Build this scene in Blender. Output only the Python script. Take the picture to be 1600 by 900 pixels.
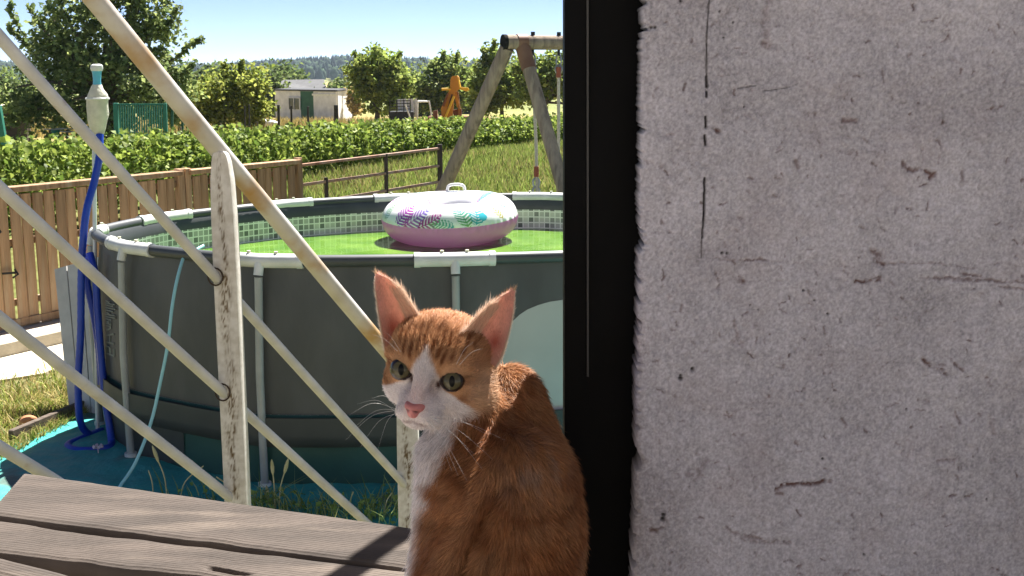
import bpy, math, random
import numpy as np
from mathutils import Vector, Matrix

rng = np.random.default_rng(7)
random.seed(7)
scene = bpy.context.scene
for o in list(bpy.data.objects):
    bpy.data.objects.remove(o)
COL = scene.collection

# ------------------------------------------------------------------ camera, sky, sun, exposure
CAM_Z = 2.14
FPX = 1800.0                       # focal length in photo pixels (1600 wide)
PITCH = math.atan(340 / FPX)
cam_d = bpy.data.cameras.new('camera')
cam_d.sensor_width = 36.0
cam_d.lens = 36.0 * FPX / 1600.0
cam_d.clip_start = 0.02
cam_d.clip_end = 8000.0
cam = bpy.data.objects.new('camera', cam_d)
COL.objects.link(cam)
cam.location = (0, 0, CAM_Z)
cam.rotation_euler = (math.pi / 2 - PITCH, 0, 0)
scene.camera = cam

SUN_AZ, SUN_EL = math.radians(24), math.radians(57)      # azimuth: right of straight ahead
world = bpy.data.worlds.new('World')
scene.world = world
world.use_nodes = True
wn = world.node_tree.nodes
bg = wn['Background']
sky = wn.new('ShaderNodeTexSky')
sky.sky_type = 'NISHITA'
sky.sun_disc = False
sky.sun_elevation = SUN_EL
sky.sun_rotation = SUN_AZ
sky.altitude = 3000
sky.air_density = 0.5
sky.dust_density = 0.0
sky.ozone_density = 1.0
tint = wn.new('ShaderNodeMix')
tint.data_type = 'RGBA'
tint.blend_type = 'MULTIPLY'
tint.inputs['Factor'].default_value = 1.0
tint.inputs['B'].default_value = (.98, .92, .94, 1)
world.node_tree.links.new(sky.outputs[0], tint.inputs['A'])
world.node_tree.links.new(tint.outputs['Result'], bg.inputs[0])
bg.inputs[1].default_value = 0.050

sun_d = bpy.data.lights.new('sun', 'SUN')
sun_d.energy = 5.0
sun_d.angle = math.radians(0.5)
sun_d.color = (1.0, 0.96, 0.91)
sun = bpy.data.objects.new('sun', sun_d)
COL.objects.link(sun)
SUN_DIR = Vector((math.sin(SUN_AZ) * math.cos(SUN_EL), math.cos(SUN_AZ) * math.cos(SUN_EL), math.sin(SUN_EL)))
sun.rotation_euler = SUN_DIR.to_track_quat('Z', 'Y').to_euler()
sun.location = (5, 10, 20)

scene.view_settings.view_transform = 'Standard'
scene.view_settings.look = 'None'
scene.view_settings.exposure = 1.88
scene.view_settings.gamma = 1.0
scene.view_settings.use_curve_mapping = False
scene.render.engine = 'CYCLES'
scene.cycles.max_bounces = 8
scene.cycles.diffuse_bounces = 4
scene.cycles.transparent_max_bounces = 8

# ------------------------------------------------------------------ pixel <-> place helpers
_F = np.array([0, math.cos(PITCH), -math.sin(PITCH)])
_U = np.array([0, math.sin(PITCH), math.cos(PITCH)])
_X = np.array([1.0, 0, 0])
_C = np.array([0, 0, CAM_Z])


def ray(px, py):
    d = FPX * _F + (px - 800) * _X - (py - 450) * _U
    return d / d[1]


def P(px, py, Y):
    """the place seen at photo pixel px, py at depth Y"""
    return _C + ray(px, py) * Y


def G(px, py, z):
    r = ray(px, py)
    return _C + r * ((z - CAM_Z) / r[2])


def proj(q):
    v = np.asarray(q, float) - _C
    w = v @ _F
    return 800 + FPX * (v @ _X) / w, 450 - FPX * (v @ _U) / w


def gz(x, y):
    """height of the terrain"""
    return np.interp(y, [-50, 9.8, 12.5, 22, 32, 70, 150, 400, 800, 950, 1300, 2600],
                     [0, 0, .38, .52, .25, -.9, -3, -7, -6, 0.0, 4, 5])


# ------------------------------------------------------------------ materials
def mat(name, c1, c2=None, rough=0.7, scale=8.0, bump=0.0, bscale=None, metal=0.0, detail=6.0, spec=0.3,
        stretch=(1, 1, 1), trans=0.0, attr=None, orand=0.0, lo=0.35, hi=0.65, c3=None, s3=3.0, lo3=0.55, hi3=0.7, coat=0.0, bdist=0.01):
    m = bpy.data.materials.new(name)
    m.use_nodes = True
    nt = m.node_tree
    N, L = nt.nodes, nt.links
    b = N['Principled BSDF']
    b.inputs['Roughness'].default_value = rough
    b.inputs['Metallic'].default_value = metal
    b.inputs['Specular IOR Level'].default_value = spec
    if coat:
        b.inputs['Coat Weight'].default_value = coat
        b.inputs['Coat Roughness'].default_value = 0.05
    tc = N.new('ShaderNodeTexCoord')
    mp = N.new('ShaderNodeMapping')
    mp.inputs['Scale'].default_value = stretch
    L.new(tc.outputs['Object'], mp.inputs['Vector'])
    out = None
    if attr:
        a = N.new('ShaderNodeVertexColor')
        a.layer_name = attr
        out = a.outputs['Color']
    if c2 is not None:
        n = N.new('ShaderNodeTexNoise')
        n.inputs['Scale'].default_value = scale
        n.inputs['Detail'].default_value = detail
        L.new(mp.outputs[0], n.inputs['Vector'])
        r = N.new('ShaderNodeMapRange')
        r.inputs['From Min'].default_value = lo
        r.inputs['From Max'].default_value = hi
        L.new(n.outputs[0], r.inputs['Value'])
        mx = N.new('ShaderNodeMix')
        mx.data_type = 'RGBA'
        L.new(r.outputs[0], mx.inputs['Factor'])
        if out is not None:
            mx.blend_type = 'MULTIPLY'
            mx.inputs['Factor'].default_value = 1
            rr = N.new('ShaderNodeMix')
            rr.data_type = 'RGBA'
            L.new(r.outputs[0], rr.inputs['Factor'])
            rr.inputs['A'].default_value = (*c1, 1)
            rr.inputs['B'].default_value = (*c2, 1)
            nt.links.remove(mx.inputs['Factor'].links[0])
            L.new(out, mx.inputs['A'])
            L.new(rr.outputs['Result'], mx.inputs['B'])
        else:
            mx.inputs['A'].default_value = (*c1, 1)
            mx.inputs['B'].default_value = (*c2, 1)
        out = mx.outputs['Result']
        if c3 is not None:
            n3 = N.new('ShaderNodeTexNoise')
            n3.inputs['Scale'].default_value = s3
            n3.inputs['Detail'].default_value = 5
            L.new(mp.outputs[0], n3.inputs['Vector'])
            r3 = N.new('ShaderNodeMapRange')
            r3.inputs['From Min'].default_value = lo3
            r3.inputs['From Max'].default_value = hi3
            L.new(n3.outputs[0], r3.inputs['Value'])
            m3 = N.new('ShaderNodeMix')
            m3.data_type = 'RGBA'
            L.new(r3.outputs[0], m3.inputs['Factor'])
            L.new(out, m3.inputs['A'])
            m3.inputs['B'].default_value = (*c3, 1)
            out = m3.outputs['Result']
    if orand and out is not None:
        oi = N.new('ShaderNodeObjectInfo')
        mr = N.new('ShaderNodeMapRange')
        mr.inputs['To Min'].default_value = 1 - orand
        mr.inputs['To Max'].default_value = 1 + orand * .7
        L.new(oi.outputs['Random'], mr.inputs['Value'])
        mo = N.new('ShaderNodeMix')
        mo.data_type = 'RGBA'
        mo.blend_type = 'MULTIPLY'
        mo.inputs['Factor'].default_value = 1
        L.new(out, mo.inputs['A'])
        L.new(mr.outputs[0], mo.inputs['B'])
        out = mo.outputs['Result']
    if out is not None:
        L.new(out, b.inputs['Base Color'])
    else:
        b.inputs['Base Color'].default_value = (*c1, 1)
    if bump:
        n2 = N.new('ShaderNodeTexNoise')
        n2.inputs['Scale'].default_value = bscale or scale * 4
        n2.inputs['Detail'].default_value = 6
        L.new(mp.outputs[0], n2.inputs['Vector'])
        bp = N.new('ShaderNodeBump')
        bp.inputs['Strength'].default_value = bump
        bp.inputs['Distance'].default_value = bdist
        L.new(n2.outputs[0], bp.inputs['Height'])
        L.new(bp.outputs[0], b.inputs['Normal'])
    if trans:
        t = N.new('ShaderNodeBsdfTranslucent')
        mxs = N.new('ShaderNodeMixShader')
        mxs.inputs[0].default_value = trans
        if out is not None:
            L.new(out, t.inputs['Color'])
        else:
            t.inputs['Color'].default_value = (*c1, 1)
        L.new(b.outputs[0], mxs.inputs[1])
        L.new(t.outputs[0], mxs.inputs[2])
        L.new(mxs.outputs[0], N['Material Output'].inputs['Surface'])
    return m


# ------------------------------------------------------------------ mesh helpers
def mesh_np(name, V, faces, colors=None, smooth=False):
    """faces: list of (n, k) integer arrays"""
    me = bpy.data.meshes.new(name)
    V = np.asarray(V, np.float32)
    me.vertices.add(len(V))
    me.vertices.foreach_set('co', V.ravel())
    if not isinstance(faces, list):
        faces = [faces]
    faces = [np.asarray(f, np.int32) for f in faces if len(f)]
    loops = np.concatenate([f.ravel() for f in faces])
    sizes = np.concatenate([np.full(len(f), f.shape[1], np.int32) for f in faces])
    starts = np.concatenate([[0], np.cumsum(sizes)[:-1]]).astype(np.int32)
    me.loops.add(len(loops))
    me.loops.foreach_set('vertex_index', loops)
    me.polygons.add(len(sizes))
    me.polygons.foreach_set('loop_start', starts)
    me.polygons.foreach_set('loop_total', sizes)
    if smooth:
        me.polygons.foreach_set('use_smooth', np.ones(len(sizes), bool))
    me.update(calc_edges=True)
    if colors is not None:
        ca = me.color_attributes.new('Col', 'FLOAT_COLOR', 'POINT')
        c = np.ones((len(V), 4), np.float32)
        c[:, :3] = colors
        ca.data.foreach_set('color', c.ravel())
    me.validate()
    return me


class MB:
    """collects shapes into one mesh"""
    def __init__(self):
        self.v, self.f = [], []

    def add(self, vs, fs):
        o = len(self.v)
        self.v += [tuple(map(float, q)) for q in vs]
        self.f += [tuple(i + o for i in f) for f in fs]
        return self

    def box(self, c, s, M=None, ch=0.0):
        hx, hy, hz = s[0] / 2, s[1] / 2, s[2] / 2
        if ch <= 0:
            vs = [Vector((x, y, z)) for x in (-hx, hx) for y in (-hy, hy) for z in (-hz, hz)]
            fs = [(0, 1, 3, 2), (4, 6, 7, 5), (0, 4, 5, 1), (2, 3, 7, 6), (0, 2, 6, 4), (1, 5, 7, 3)]
        else:
            vs, fs = [], []
            for sx in (-1, 1):
                for sy in (-1, 1):
                    for sz in (-1, 1):
                        vs += [Vector((sx * hx, sy * (hy - ch), sz * (hz - ch))), Vector((sx * (hx - ch), sy * hy, sz * (hz - ch))),
                               Vector((sx * (hx - ch), sy * (hy - ch), sz * hz))]
            I = lambda sx, sy, sz, k: ((sx > 0) * 4 + (sy > 0) * 2 + (sz > 0)) * 3 + k
            for s_ in (-1, 1):
                fs.append((I(s_, -1, -1, 0), I(s_, 1, -1, 0), I(s_, 1, 1, 0), I(s_, -1, 1, 0)))
                fs.append((I(-1, s_, -1, 1), I(1, s_, -1, 1), I(1, s_, 1, 1), I(-1, s_, 1, 1)))
                fs.append((I(-1, -1, s_, 2), I(1, -1, s_, 2), I(1, 1, s_, 2), I(-1, 1, s_, 2)))
            for a in (-1, 1):
                for b in (-1, 1):
                    fs.append((I(a, b, -1, 0), I(a, b, -1, 1), I(a, b, 1, 1), I(a, b, 1, 0)))
                    fs.append((I(a, -1, b, 0), I(a, -1, b, 2), I(a, 1, b, 2), I(a, 1, b, 0)))
                    fs.append((I(-1, a, b, 1), I(-1, a, b, 2), I(1, a, b, 2), I(1, a, b, 1)))
                    for c_ in (-1, 1):
                        fs.append((I(a, b, c_, 0), I(a, b, c_, 1), I(a, b, c_, 2)))
        if M is not None:
            vs = [M @ v for v in vs]
        c = Vector(c)
        return self.add([v + c for v in vs], fs)

    def beam(self, p, q, w, h, ch=0.0, up=(0, 0, 1)):
        """a bar of width w and height h from p to q"""
        p, q = Vector(p), Vector(q)
        d = (q - p)
        l = d.length
        d.normalize()
        u = Vector(up)
        s = d.cross(u)
        if s.length < 1e-4:
            s = d.cross(Vector((1, 0, 0)))
        s.normalize()
        u = s.cross(d)
        M = Matrix((d, s, u)).transposed()
        return self.box((p + q) / 2, (l, w, h), M, ch)

    def tube(self, path, r, n=10, caps=True):
        path = [Vector(p) for p in path]
        rs = list(r) if hasattr(r, '__len__') else [r] * len(path)
        vs, fs = [], []
        t0 = (path[1] - path[0]).normalized()
        s = t0.cross(Vector((0, 0, 1)))
        if s.length < 1e-3:
            s = t0.cross(Vector((0, 1, 0)))
        s.normalize()
        for i, p in enumerate(path):
            t = (path[min(i + 1, len(path) - 1)] - path[max(i - 1, 0)]).normalized()
            s = (s - t * s.dot(t)).normalized()
            u = t.cross(s)
            for k in range(n):
                a = 2 * math.pi * k / n
                vs.append(p + (s * math.cos(a) + u * math.sin(a)) * rs[i])
        for i in range(len(path) - 1):
            for k in range(n):
                fs.append((i * n + k, i * n + (k + 1) % n, (i + 1) * n + (k + 1) % n, (i + 1) * n + k))
        if caps:
            fs.append(tuple(range(n - 1, -1, -1)))
            fs.append(tuple(range((len(path) - 1) * n, len(path) * n)))
        return self.add(vs, fs)

    def lathe(self, prof, c=(0, 0, 0), n=24):
        """prof: (radius, z) pairs"""
        c = Vector(c)
        vs, fs = [], []
        for r, z in prof:
            for k in range(n):
                a = 2 * math.pi * k / n
                vs.append(c + Vector((r * math.cos(a), r * math.sin(a), z)))
        for i in range(len(prof) - 1):
            for k in range(n):
                fs.append((i * n + k, i * n + (k + 1) % n, (i + 1) * n + (k + 1) % n, (i + 1) * n + k))
        fs.append(tuple(range(n - 1, -1, -1)))
        fs.append(tuple(range((len(prof) - 1) * n, len(prof) * n)))
        return self.add(vs, fs)

    def prism(self, poly, d):
        """a planar polygon (3-D points) pushed along d"""
        n = len(poly)
        d = Vector(d)
        vs = [Vector(p) for p in poly] + [Vector(p) + d for p in poly]
        fs = [tuple(range(n)), tuple(range(2 * n - 1, n - 1, -1))]
        fs += [(i, i + n, (i + 1) % n + n, (i + 1) % n) for i in range(n)]
        return self.add(vs, fs)

    def mesh(self, name, smooth=False):
        me = bpy.data.meshes.new(name)
        me.from_pydata(self.v, [], self.f)
        if smooth:
            me.polygons.foreach_set('use_smooth', np.ones(len(me.polygons), bool))
            try:
                me.set_sharp_from_angle(angle=math.radians(42))
            except Exception:
                pass
        me.update()
        return me


def link(name, me, m, parent=None, kind=None, label=None):
    if isinstance(me, MB):
        me = me.mesh(name)
    if m is not None and len(me.materials) == 0:
        me.materials.append(m)
    o = bpy.data.objects.new(name, me)
    COL.objects.link(o)
    if parent is not None:
        o.parent = parent
        o.matrix_parent_inverse = parent_world(parent).inverted()
    if kind:
        o['kind'] = kind
    if label:
        o['label'] = label
    return o


def parent_world(o):
    m = Matrix.LocRotScale(o.location, o.rotation_euler, o.scale)
    if o.parent is not None:
        m = parent_world(o.parent) @ o.matrix_parent_inverse @ m
    return m


def sm(mb, name='m'):
    return mb.mesh(name, True)


def thing(name, label, cat, loc=(0, 0, 0), group=None):
    o = bpy.data.objects.new(name, None)
    o.empty_display_size = 0.1
    COL.objects.link(o)
    o.location = Vector([float(c) for c in loc])
    o['label'] = label
    o['category'] = cat
    if group:
        o['group'] = group
    return o


def tag(o, label, cat, group=None):
    o['label'] = label
    o['category'] = cat
    if group:
        o['group'] = group
    return o


def smooth_path(pts, n=8):
    """Catmull-Rom through 3-D points"""
    p = [np.array(q, float) for q in pts]
    p = [2 * p[0] - p[1]] + p + [2 * p[-1] - p[-2]]
    out = []
    for i in range(1, len(p) - 2):
        for k in range(n):
            t = k / n
            out.append(.5 * ((2 * p[i]) + (-p[i - 1] + p[i + 1]) * t + (2 * p[i - 1] - 5 * p[i] + 4 * p[i + 1] - p[i + 2]) * t * t
                             + (-p[i - 1] + 3 * p[i] - 3 * p[i + 1] + p[i + 2]) * t ** 3))
    out.append(p[-2])
    return out


def vnoise(x, y, seed=0):
    """cheap smooth value noise on arrays, 0..1"""
    xi, yi = np.floor(x).astype(np.int64), np.floor(y).astype(np.int64)
    fx, fy = x - xi, y - yi
    fx, fy = fx * fx * (3 - 2 * fx), fy * fy * (3 - 2 * fy)

    def h(a, b):
        n = (a * 374761393 + b * 668265263 + seed * 974634777) & 0xffffffff
        n = ((n ^ (n >> 13)) * 1274126177) & 0xffffffff
        return ((n ^ (n >> 16)) & 0xffff) / 65535.0
    return (h(xi, yi) * (1 - fx) + h(xi + 1, yi) * fx) * (1 - fy) + (h(xi, yi + 1) * (1 - fx) + h(xi + 1, yi + 1) * fx) * fy


def fbm(x, y, seed=0, octv=4):
    s, a, t = 0, 1.0, 0
    for k in range(octv):
        s = s + a * vnoise(x * 2 ** k, y * 2 ** k, seed + k)
        t += a
        a *= .55
    return s / t

# ================================================================== THE SETTING: terrain, hills, haze
FENCE_A = G(50, 283, 1.27)
FENCE_B = G(463, 245, 1.27)
FD = (FENCE_B - FENCE_A)
FD[2] = 0
FLEN = np.linalg.norm(FD)
FD = FD / FLEN
FN = np.array([FD[1], -FD[0], 0])             # towards the garden


def fence_s(x, y):
    """signed distance from the fence line, + on the garden side"""
    return (x - FENCE_A[0]) * FN[0] + (y - FENCE_A[1]) * FN[1]


def build_terrain():
    ys = np.concatenate([np.arange(-8, 3, 1.0), np.arange(3, 36, .35), np.geomspace(36, 3000, 110)])
    us = np.linspace(-1, 1, 141)
    us = np.sign(us) * np.abs(us) ** 1.4
    Yg, Ug = np.meshgrid(ys, us, indexing='ij')
    Xg = Ug * (14 + np.clip(Yg, 0, None) * .95)
    Z = gz(Xg, Yg)
    hill = np.interp(Yg, [700, 950, 1300], [0, 1, 1])
    Z = Z + hill * (5.0 * np.exp(-((Xg / Yg + .13) / .07) ** 2) - 2.5 * np.exp(-((Xg / Yg + .27) / .06) ** 2))
    Z = Z + np.where(Yg > 12, .05 * (fbm(Xg * .5, Yg * .5, 3) - .5), 0) + np.where(Yg < 9, .015 * (fbm(Xg * 2, Yg * 2, 5) - .5), 0) - .006
    n = fbm(Xg * .8 + 50, Yg * .8, 11)[..., None]
    green = np.array([.085, .13, .03])
    dry = np.array([.30, .25, .10])
    soil = np.array([.16, .12, .07])
    field = np.array([.34, .27, .11])
    c = green * (1 - n) * 1.2 + dry * n * .7
    c = np.where((Yg < 10)[..., None], soil * .6 + dry * .3 * n + green * .4, c)
    far = np.clip((Yg - 29) / 5, 0, 1)[..., None]
    c = c * (1 - far) + far * (field * (.7 + .6 * n))
    far2 = np.clip((Yg - 85) / 40, 0, 1)[..., None]
    stripes = fbm(Xg * .004 + 9, Yg * .02, 21)[..., None]
    c = c * (1 - far2) + far2 * (np.array([.12, .17, .05]) * (1 - stripes) + np.array([.34, .32, .12]) * stripes)
    ny, nx = Yg.shape
    V = np.stack([Xg, Yg, Z], -1).reshape(-1, 3)
    idx = np.arange(ny * nx).reshape(ny, nx)
    F = np.stack([idx[:-1, :-1], idx[:-1, 1:], idx[1:, 1:], idx[1:, :-1]], -1).reshape(-1, 4)
    me = mesh_np('ground', V, F, c.reshape(-1, 3), True)
    m = mat('soil_and_grass', (1, 1, 1), (.62, .60, .5), .95, 9, bump=.6, bscale=30, attr='Col', spec=.1)
    link('ground', me, m, kind='structure')


build_terrain()


def leaves_mesh(name, cen, size, cols, up_bias=.3, fold=.35, aspect=.75, seed=1, droop=None):
    """one folded diamond leaf per centre: 4 vertices, 2 triangles"""
    r = np.random.default_rng(seed)
    n = len(cen)
    d = r.normal(size=(n, 3))
    d[:, 2] = d[:, 2] * .7 - (droop or 0)
    d /= np.linalg.norm(d, axis=1)[:, None]
    nn = r.normal(size=(n, 3))
    nn[:, 2] += up_bias * 3
    s = np.cross(d, nn)
    s /= np.linalg.norm(s, axis=1)[:, None] + 1e-9
    u = np.cross(s, d)
    sz = (np.asarray(size) * r.uniform(.65, 1.25, n))[:, None]
    a = cen - d * sz * .5
    b = cen + d * sz * .5
    w = sz * aspect * .5
    l = cen - d * sz * .08 + s * w + u * sz * fold * .5
    q = cen - d * sz * .08 - s * w + u * sz * fold * .5
    V = np.stack([a, l, b, q], 1).reshape(-1, 3)
    i = np.arange(n)[:, None] * 4
    F = np.concatenate([i + [0, 1, 2], i + [0, 2, 3]])
    return mesh_np(name, V, F, np.repeat(cols, 4, 0))


M_LEAF = mat('tree_leaf', (1, 1, 1), None, .6, attr='Col', trans=.52, spec=.12)
M_VINE = mat('vine_leaf', (1, 1, 1), None, .55, attr='Col', trans=.42, spec=.18)
M_BARK = mat('bark', (.09, .065, .045), (.16, .125, .09), .95, 14, bump=.8, stretch=(1, 1, .25))
M_GRASS = mat('grass_blade', (1, 1, 1), None, .6, attr='Col', trans=.35, spec=.25)


def leaf_cols(n, base, tip, r, var=.25):
    t = r.uniform(0, 1, n)[:, None] ** 1.5
    c = np.array(base) * (1 - t) + np.array(tip) * t
    return c * r.uniform(1 - var, 1 + var, n)[:, None]


def tree(name, label, cat, px, Y, base_z, lumps, nclus, nleaf, leaf, spread, base, tip, trunk_r=.09, group=None, seed=1,
         trunk_top=.5, twigs=(), shell=.55, limbs=14):
    """lumps: (px, py, rx_px, ry_px) ellipses of the crown at depth Y, given real depth of their own"""
    r = np.random.default_rng(seed)
    b = P(px, 300, Y)
    bx, by = float(b[0]), Y
    root = thing(name, label, cat, (bx, by, base_z), group)
    k = Y / FPX
    cs = []
    areas = np.array([l[2] * l[3] for l in lumps], float)
    which = r.choice(len(lumps), nclus, p=areas / areas.sum())
    for w in which:
        l = lumps[w]
        c = P(l[0], l[1], Y)
        v = r.normal(size=3)
        v /= np.linalg.norm(v)
        rad = r.uniform(shell, 1) ** .7
        cs.append([c[0] + v[0] * l[2] * k * rad, Y + v[1] * (l[2] * .9) * k * rad, max(c[2] + v[2] * l[3] * k * rad, base_z + .12)])
    cs = np.array(cs)
    sp = spread * r.uniform(.6, 1.4, nclus)
    cen, sz = [], []
    for c, s in zip(cs, sp):
        m = max(6, int(nleaf / nclus * r.uniform(.5, 1.5)))
        cen.append(c + r.normal(size=(m, 3)) * s * [1, 1, .8])
    clus_t = np.concatenate([np.full(len(q), t) for q, t in zip(cen, r.uniform(.75, 1.3, nclus))])
    cen = np.concatenate(cen)
    tw = MB()
    for path in twigs:
        pts = [P(u, v, Y) for u, v in path]
        tw.tube(smooth_path(pts, 4), [.02 * (1 - .7 * q / (4 * (len(path) - 1))) for q in range(4 * (len(path) - 1) + 1)], 5)
        pts = np.array(smooth_path(pts, 14))
        pts = pts[len(pts) // 4:]
        extra = np.repeat(pts, 4, 0) + r.normal(size=(len(pts) * 4, 3)) * spread * .28
        cen = np.concatenate([cen, extra])
        clus_t = np.concatenate([clus_t, np.ones(len(extra))])
    cen[:, 2] = np.maximum(cen[:, 2], base_z + .05)
    cols = leaf_cols(len(cen), base, tip, r) * clus_t[:, None]
    cr = link('crown', leaves_mesh('crown', cen, leaf, cols, seed=seed), M_LEAF, root, 'stuff')
    ctr = cs.mean(0)
    top = np.array([bx + (ctr[0] - bx) * trunk_top, by, base_z + (ctr[2] - base_z) * (trunk_top + .3)])
    mb = MB()
    mb.tube(smooth_path([(bx, by, base_z - .15), ((bx * .6 + top[0] * .4) + .03, by + .02, base_z * .6 + top[2] * .4), top, (ctr[0], ctr[1], ctr[2] + .2)], 5),
            [trunk_r * (1.25 - .95 * i / 15) for i in range(16)], 8)
    link('trunk', sm(mb), M_BARK, root)
    if limbs:
        mb = MB()
        for c in cs[r.choice(nclus, min(limbs, nclus), replace=False)]:
            st = top * r.uniform(.0, .7) + np.array([bx, by, base_z]) * 0
            t = r.uniform(.45, 1)
            st = np.array([bx, by, base_z]) * (1 - t) + top * t
            mid = (st + c) / 2 + r.normal(size=3) * spread * .4
            mb.tube(smooth_path([st, mid, c], 4), [trunk_r * .5 * (1 - .8 * i / 8) for i in range(9)], 5)
        mb.v += []
        o = len(mb.v)
        mb.add(tw.v, tw.f)
        link('limb', sm(mb), M_BARK, root)
    return root


# -------- far forest on the hill: one mass nobody could count
def build_forest():
    r = np.random.default_rng(5)
    n = 5200
    Y = r.uniform(760, 1250, n)
    q = r.uniform(-.52, .40, n)
    X = q * Y
    Z = gz(X, Y)
    hill = np.interp(Y, [700, 950, 1300], [0, 1, 1])
    Z = Z + hill * (5.0 * np.exp(-((q + .13) / .07) ** 2) - 2.5 * np.exp(-((q + .27) / .06) ** 2))
    H = r.uniform(5.5, 11, n) * (1 + .25 * (fbm(q * 30, Y * .01, 2) - .5))
    W = r.uniform(2.0, 4.2, n)
    conif = r.uniform(size=n) < .55
    prof_c = [(.9, .12), (.75, .35), (.4, .7), (.06, 1.0)]
    prof_b = [(.7, .12), (1.0, .45), (.8, .78), (.25, 1.0)]
    K = 7
    V = np.zeros((n, 4 * K, 3))
    ang0 = r.uniform(0, 6.28, n)
    for i in range(4):
        for k in range(K):
            rad = np.where(conif, prof_c[i][0], prof_b[i][0]) * W * r.uniform(.75, 1.25, n)
            zz = np.where(conif, prof_c[i][1], prof_b[i][1] * .85) * H * r.uniform(.95, 1.05, n)
            a = ang0 + 2 * math.pi * k / K
            V[:, i * K + k] = np.stack([X + rad * np.cos(a), Y + rad * np.sin(a), Z + zz], -1)
    F = []
    for i in range(3):
        for k in range(K):
            F.append([i * K + k, i * K + (k + 1) % K, (i + 1) * K + (k + 1) % K, (i + 1) * K + k])
    F = (np.arange(n)[:, None, None] * 4 * K + np.array(F)[None]).reshape(-1, 4)
    top = np.arange(n)[:, None] * 4 * K + np.arange(3 * K, 4 * K)[None]
    base = np.where(conif[:, None], np.array([[.020, .045, .030]]), np.array([[.045, .082, .038]])) * r.uniform(.6, 1.4, n)[:, None]
    me = mesh_np('forest', V.reshape(-1, 3), [F, top], np.repeat(base, 4 * K, 0))
    link('forest', me, mat('forest_leaf', (1, 1, 1), (.5, .5, .5), .9, 1.2, attr='Col', spec=.1), kind='stuff')


build_forest()


# -------- vine rows
VX = np.array([[-6.2, 10.6], [-5.77, 11.8], [-4.65, 14.3], [-3.4, 17.7], [-1.28, 23.0], [1.6, 30.0], [2.9, 33.5]])
VTOP = np.array([1.33, 1.32, 1.31, 1.24, 1.13, .94, .82])


def vine_row(off, n, label, seed, dz=0.0):
    r = np.random.default_rng(seed)
    t = r.uniform(0, 1, n)
    Yl = VX[0, 1] + (VX[-1, 1] - VX[0, 1]) * t
    Xl = np.interp(Yl, VX[:, 1], VX[:, 0])
    top = np.interp(Yl, VX[:, 1], VTOP) + dz
    bot = gz(Xl, Yl) + .12
    lump = fbm(Yl * 2.2 + seed * 31, Yl * 0, 8 + seed, 3)
    a = r.uniform(0, 1, n)
    h = 1 - a ** 1.25
    th = .26 * (.55 + .9 * np.sin(np.pi * np.clip(h * .8 + .12, 0, 1))) * (.7 + .6 * lump)
    side = r.choice([-1, 1], n, p=[.35, .65]) * r.uniform(.35, 1, n) ** .6 * th
    z = bot + (top - bot + .17 * (lump - .55)) * h
    cen = np.stack([Xl - off * .93 + side * .93, Yl + off * .37 - side * .37, z], -1) + r.normal(size=(n, 3)) * .03
    # shoots that stick up above the row
    ns = n // 22
    ts = r.uniform(0, 1, ns)
    Ys = VX[0, 1] + (VX[-1, 1] - VX[0, 1]) * ts
    hh = r.uniform(0, .16, ns)
    sh = np.stack([np.interp(Ys, VX[:, 1], VX[:, 0]) - off * .93 + r.normal(size=ns) * .08, Ys + off * .37, np.interp(Ys, VX[:, 1], VTOP) + dz + hh - .04], -1)
    cen = np.concatenate([cen, sh])
    cols = leaf_cols(len(cen), (.095, .155, .026), (.35, .42, .085), r, .4)
    x0 = float(np.interp(20, VX[:, 1], VX[:, 0]) - off * .93)
    root = thing('vine_row', label, 'vine row', (x0, 20 + off * .37, float(gz(0, 20))), 'rows of grapevines beyond the fence')
    link('foliage', leaves_mesh('foliage', cen, .078, cols, up_bias=.15, droop=.5, aspect=.95, seed=seed), M_VINE, root, 'stuff')
    mb = MB()
    for y in np.arange(VX[0, 1], VX[-1, 1], 1.1):
        x = float(np.interp(y, VX[:, 1], VX[:, 0]) - off * .93)
        yy = y + off * .37
        g = float(gz(x, yy))
        mb.tube([(x, yy, g - .05), (x + .03, yy + .02, g + .3), (x - .01, yy, g + .65)], [.028, .022, .015], 5)
    link('stem', mb, M_BARK, root, 'stuff')


vine_row(0.0, 27000, 'front row of leafy green grapevines running behind the wooden fence', 3)
vine_row(1.7, 13000, 'second row of grapevines showing only just above the front row', 4, -.13)
vine_row(3.4, 9000, 'rearmost row of grapevines, nearest the orchard trees', 6, -.24)


# -------- grass
def blades(name, X, Y, h, w, base, tip, seed, lean=.35):
    r = np.random.default_rng(seed)
    n = len(X)
    Z = gz(X, Y)
    a = r.uniform(0, 6.28, n)
    d = np.stack([np.cos(a), np.sin(a)], -1)
    b = r.uniform(0, 6.28, n)
    ln = (h * lean * r.uniform(.2, 1.6, n))[:, None]
    le = np.stack([np.cos(b), np.sin(b)], -1) * ln
    c = np.stack([X, Y], -1)
    ww = (w * r.uniform(.6, 1.3, n))[:, None]
    p0 = np.concatenate([c - d * ww / 2, (Z - .02)[:, None]], 1)
    p1 = np.concatenate([c + d * ww / 2, (Z - .02)[:, None]], 1)
    p2 = np.concatenate([c + le * .4 + d * ww * .35, (Z + h * .55)[:, None]], 1)
    p3 = np.concatenate([c + le * .4 - d * ww * .35, (Z + h * .55)[:, None]], 1)
    p4 = np.concatenate([c + le, (Z + h * r.uniform(.8, 1, n))[:, None]], 1)
    V = np.stack([p0, p1, p2, p3, p4], 1).reshape(-1, 3)
    i = np.arange(n)[:, None] * 5
    cols = leaf_cols(n, base, tip, r, .3)
    return mesh_np(name, V, [i + [0, 1, 2, 3], i + [3, 2, 4]], np.repeat(cols, 5, 0))


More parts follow.
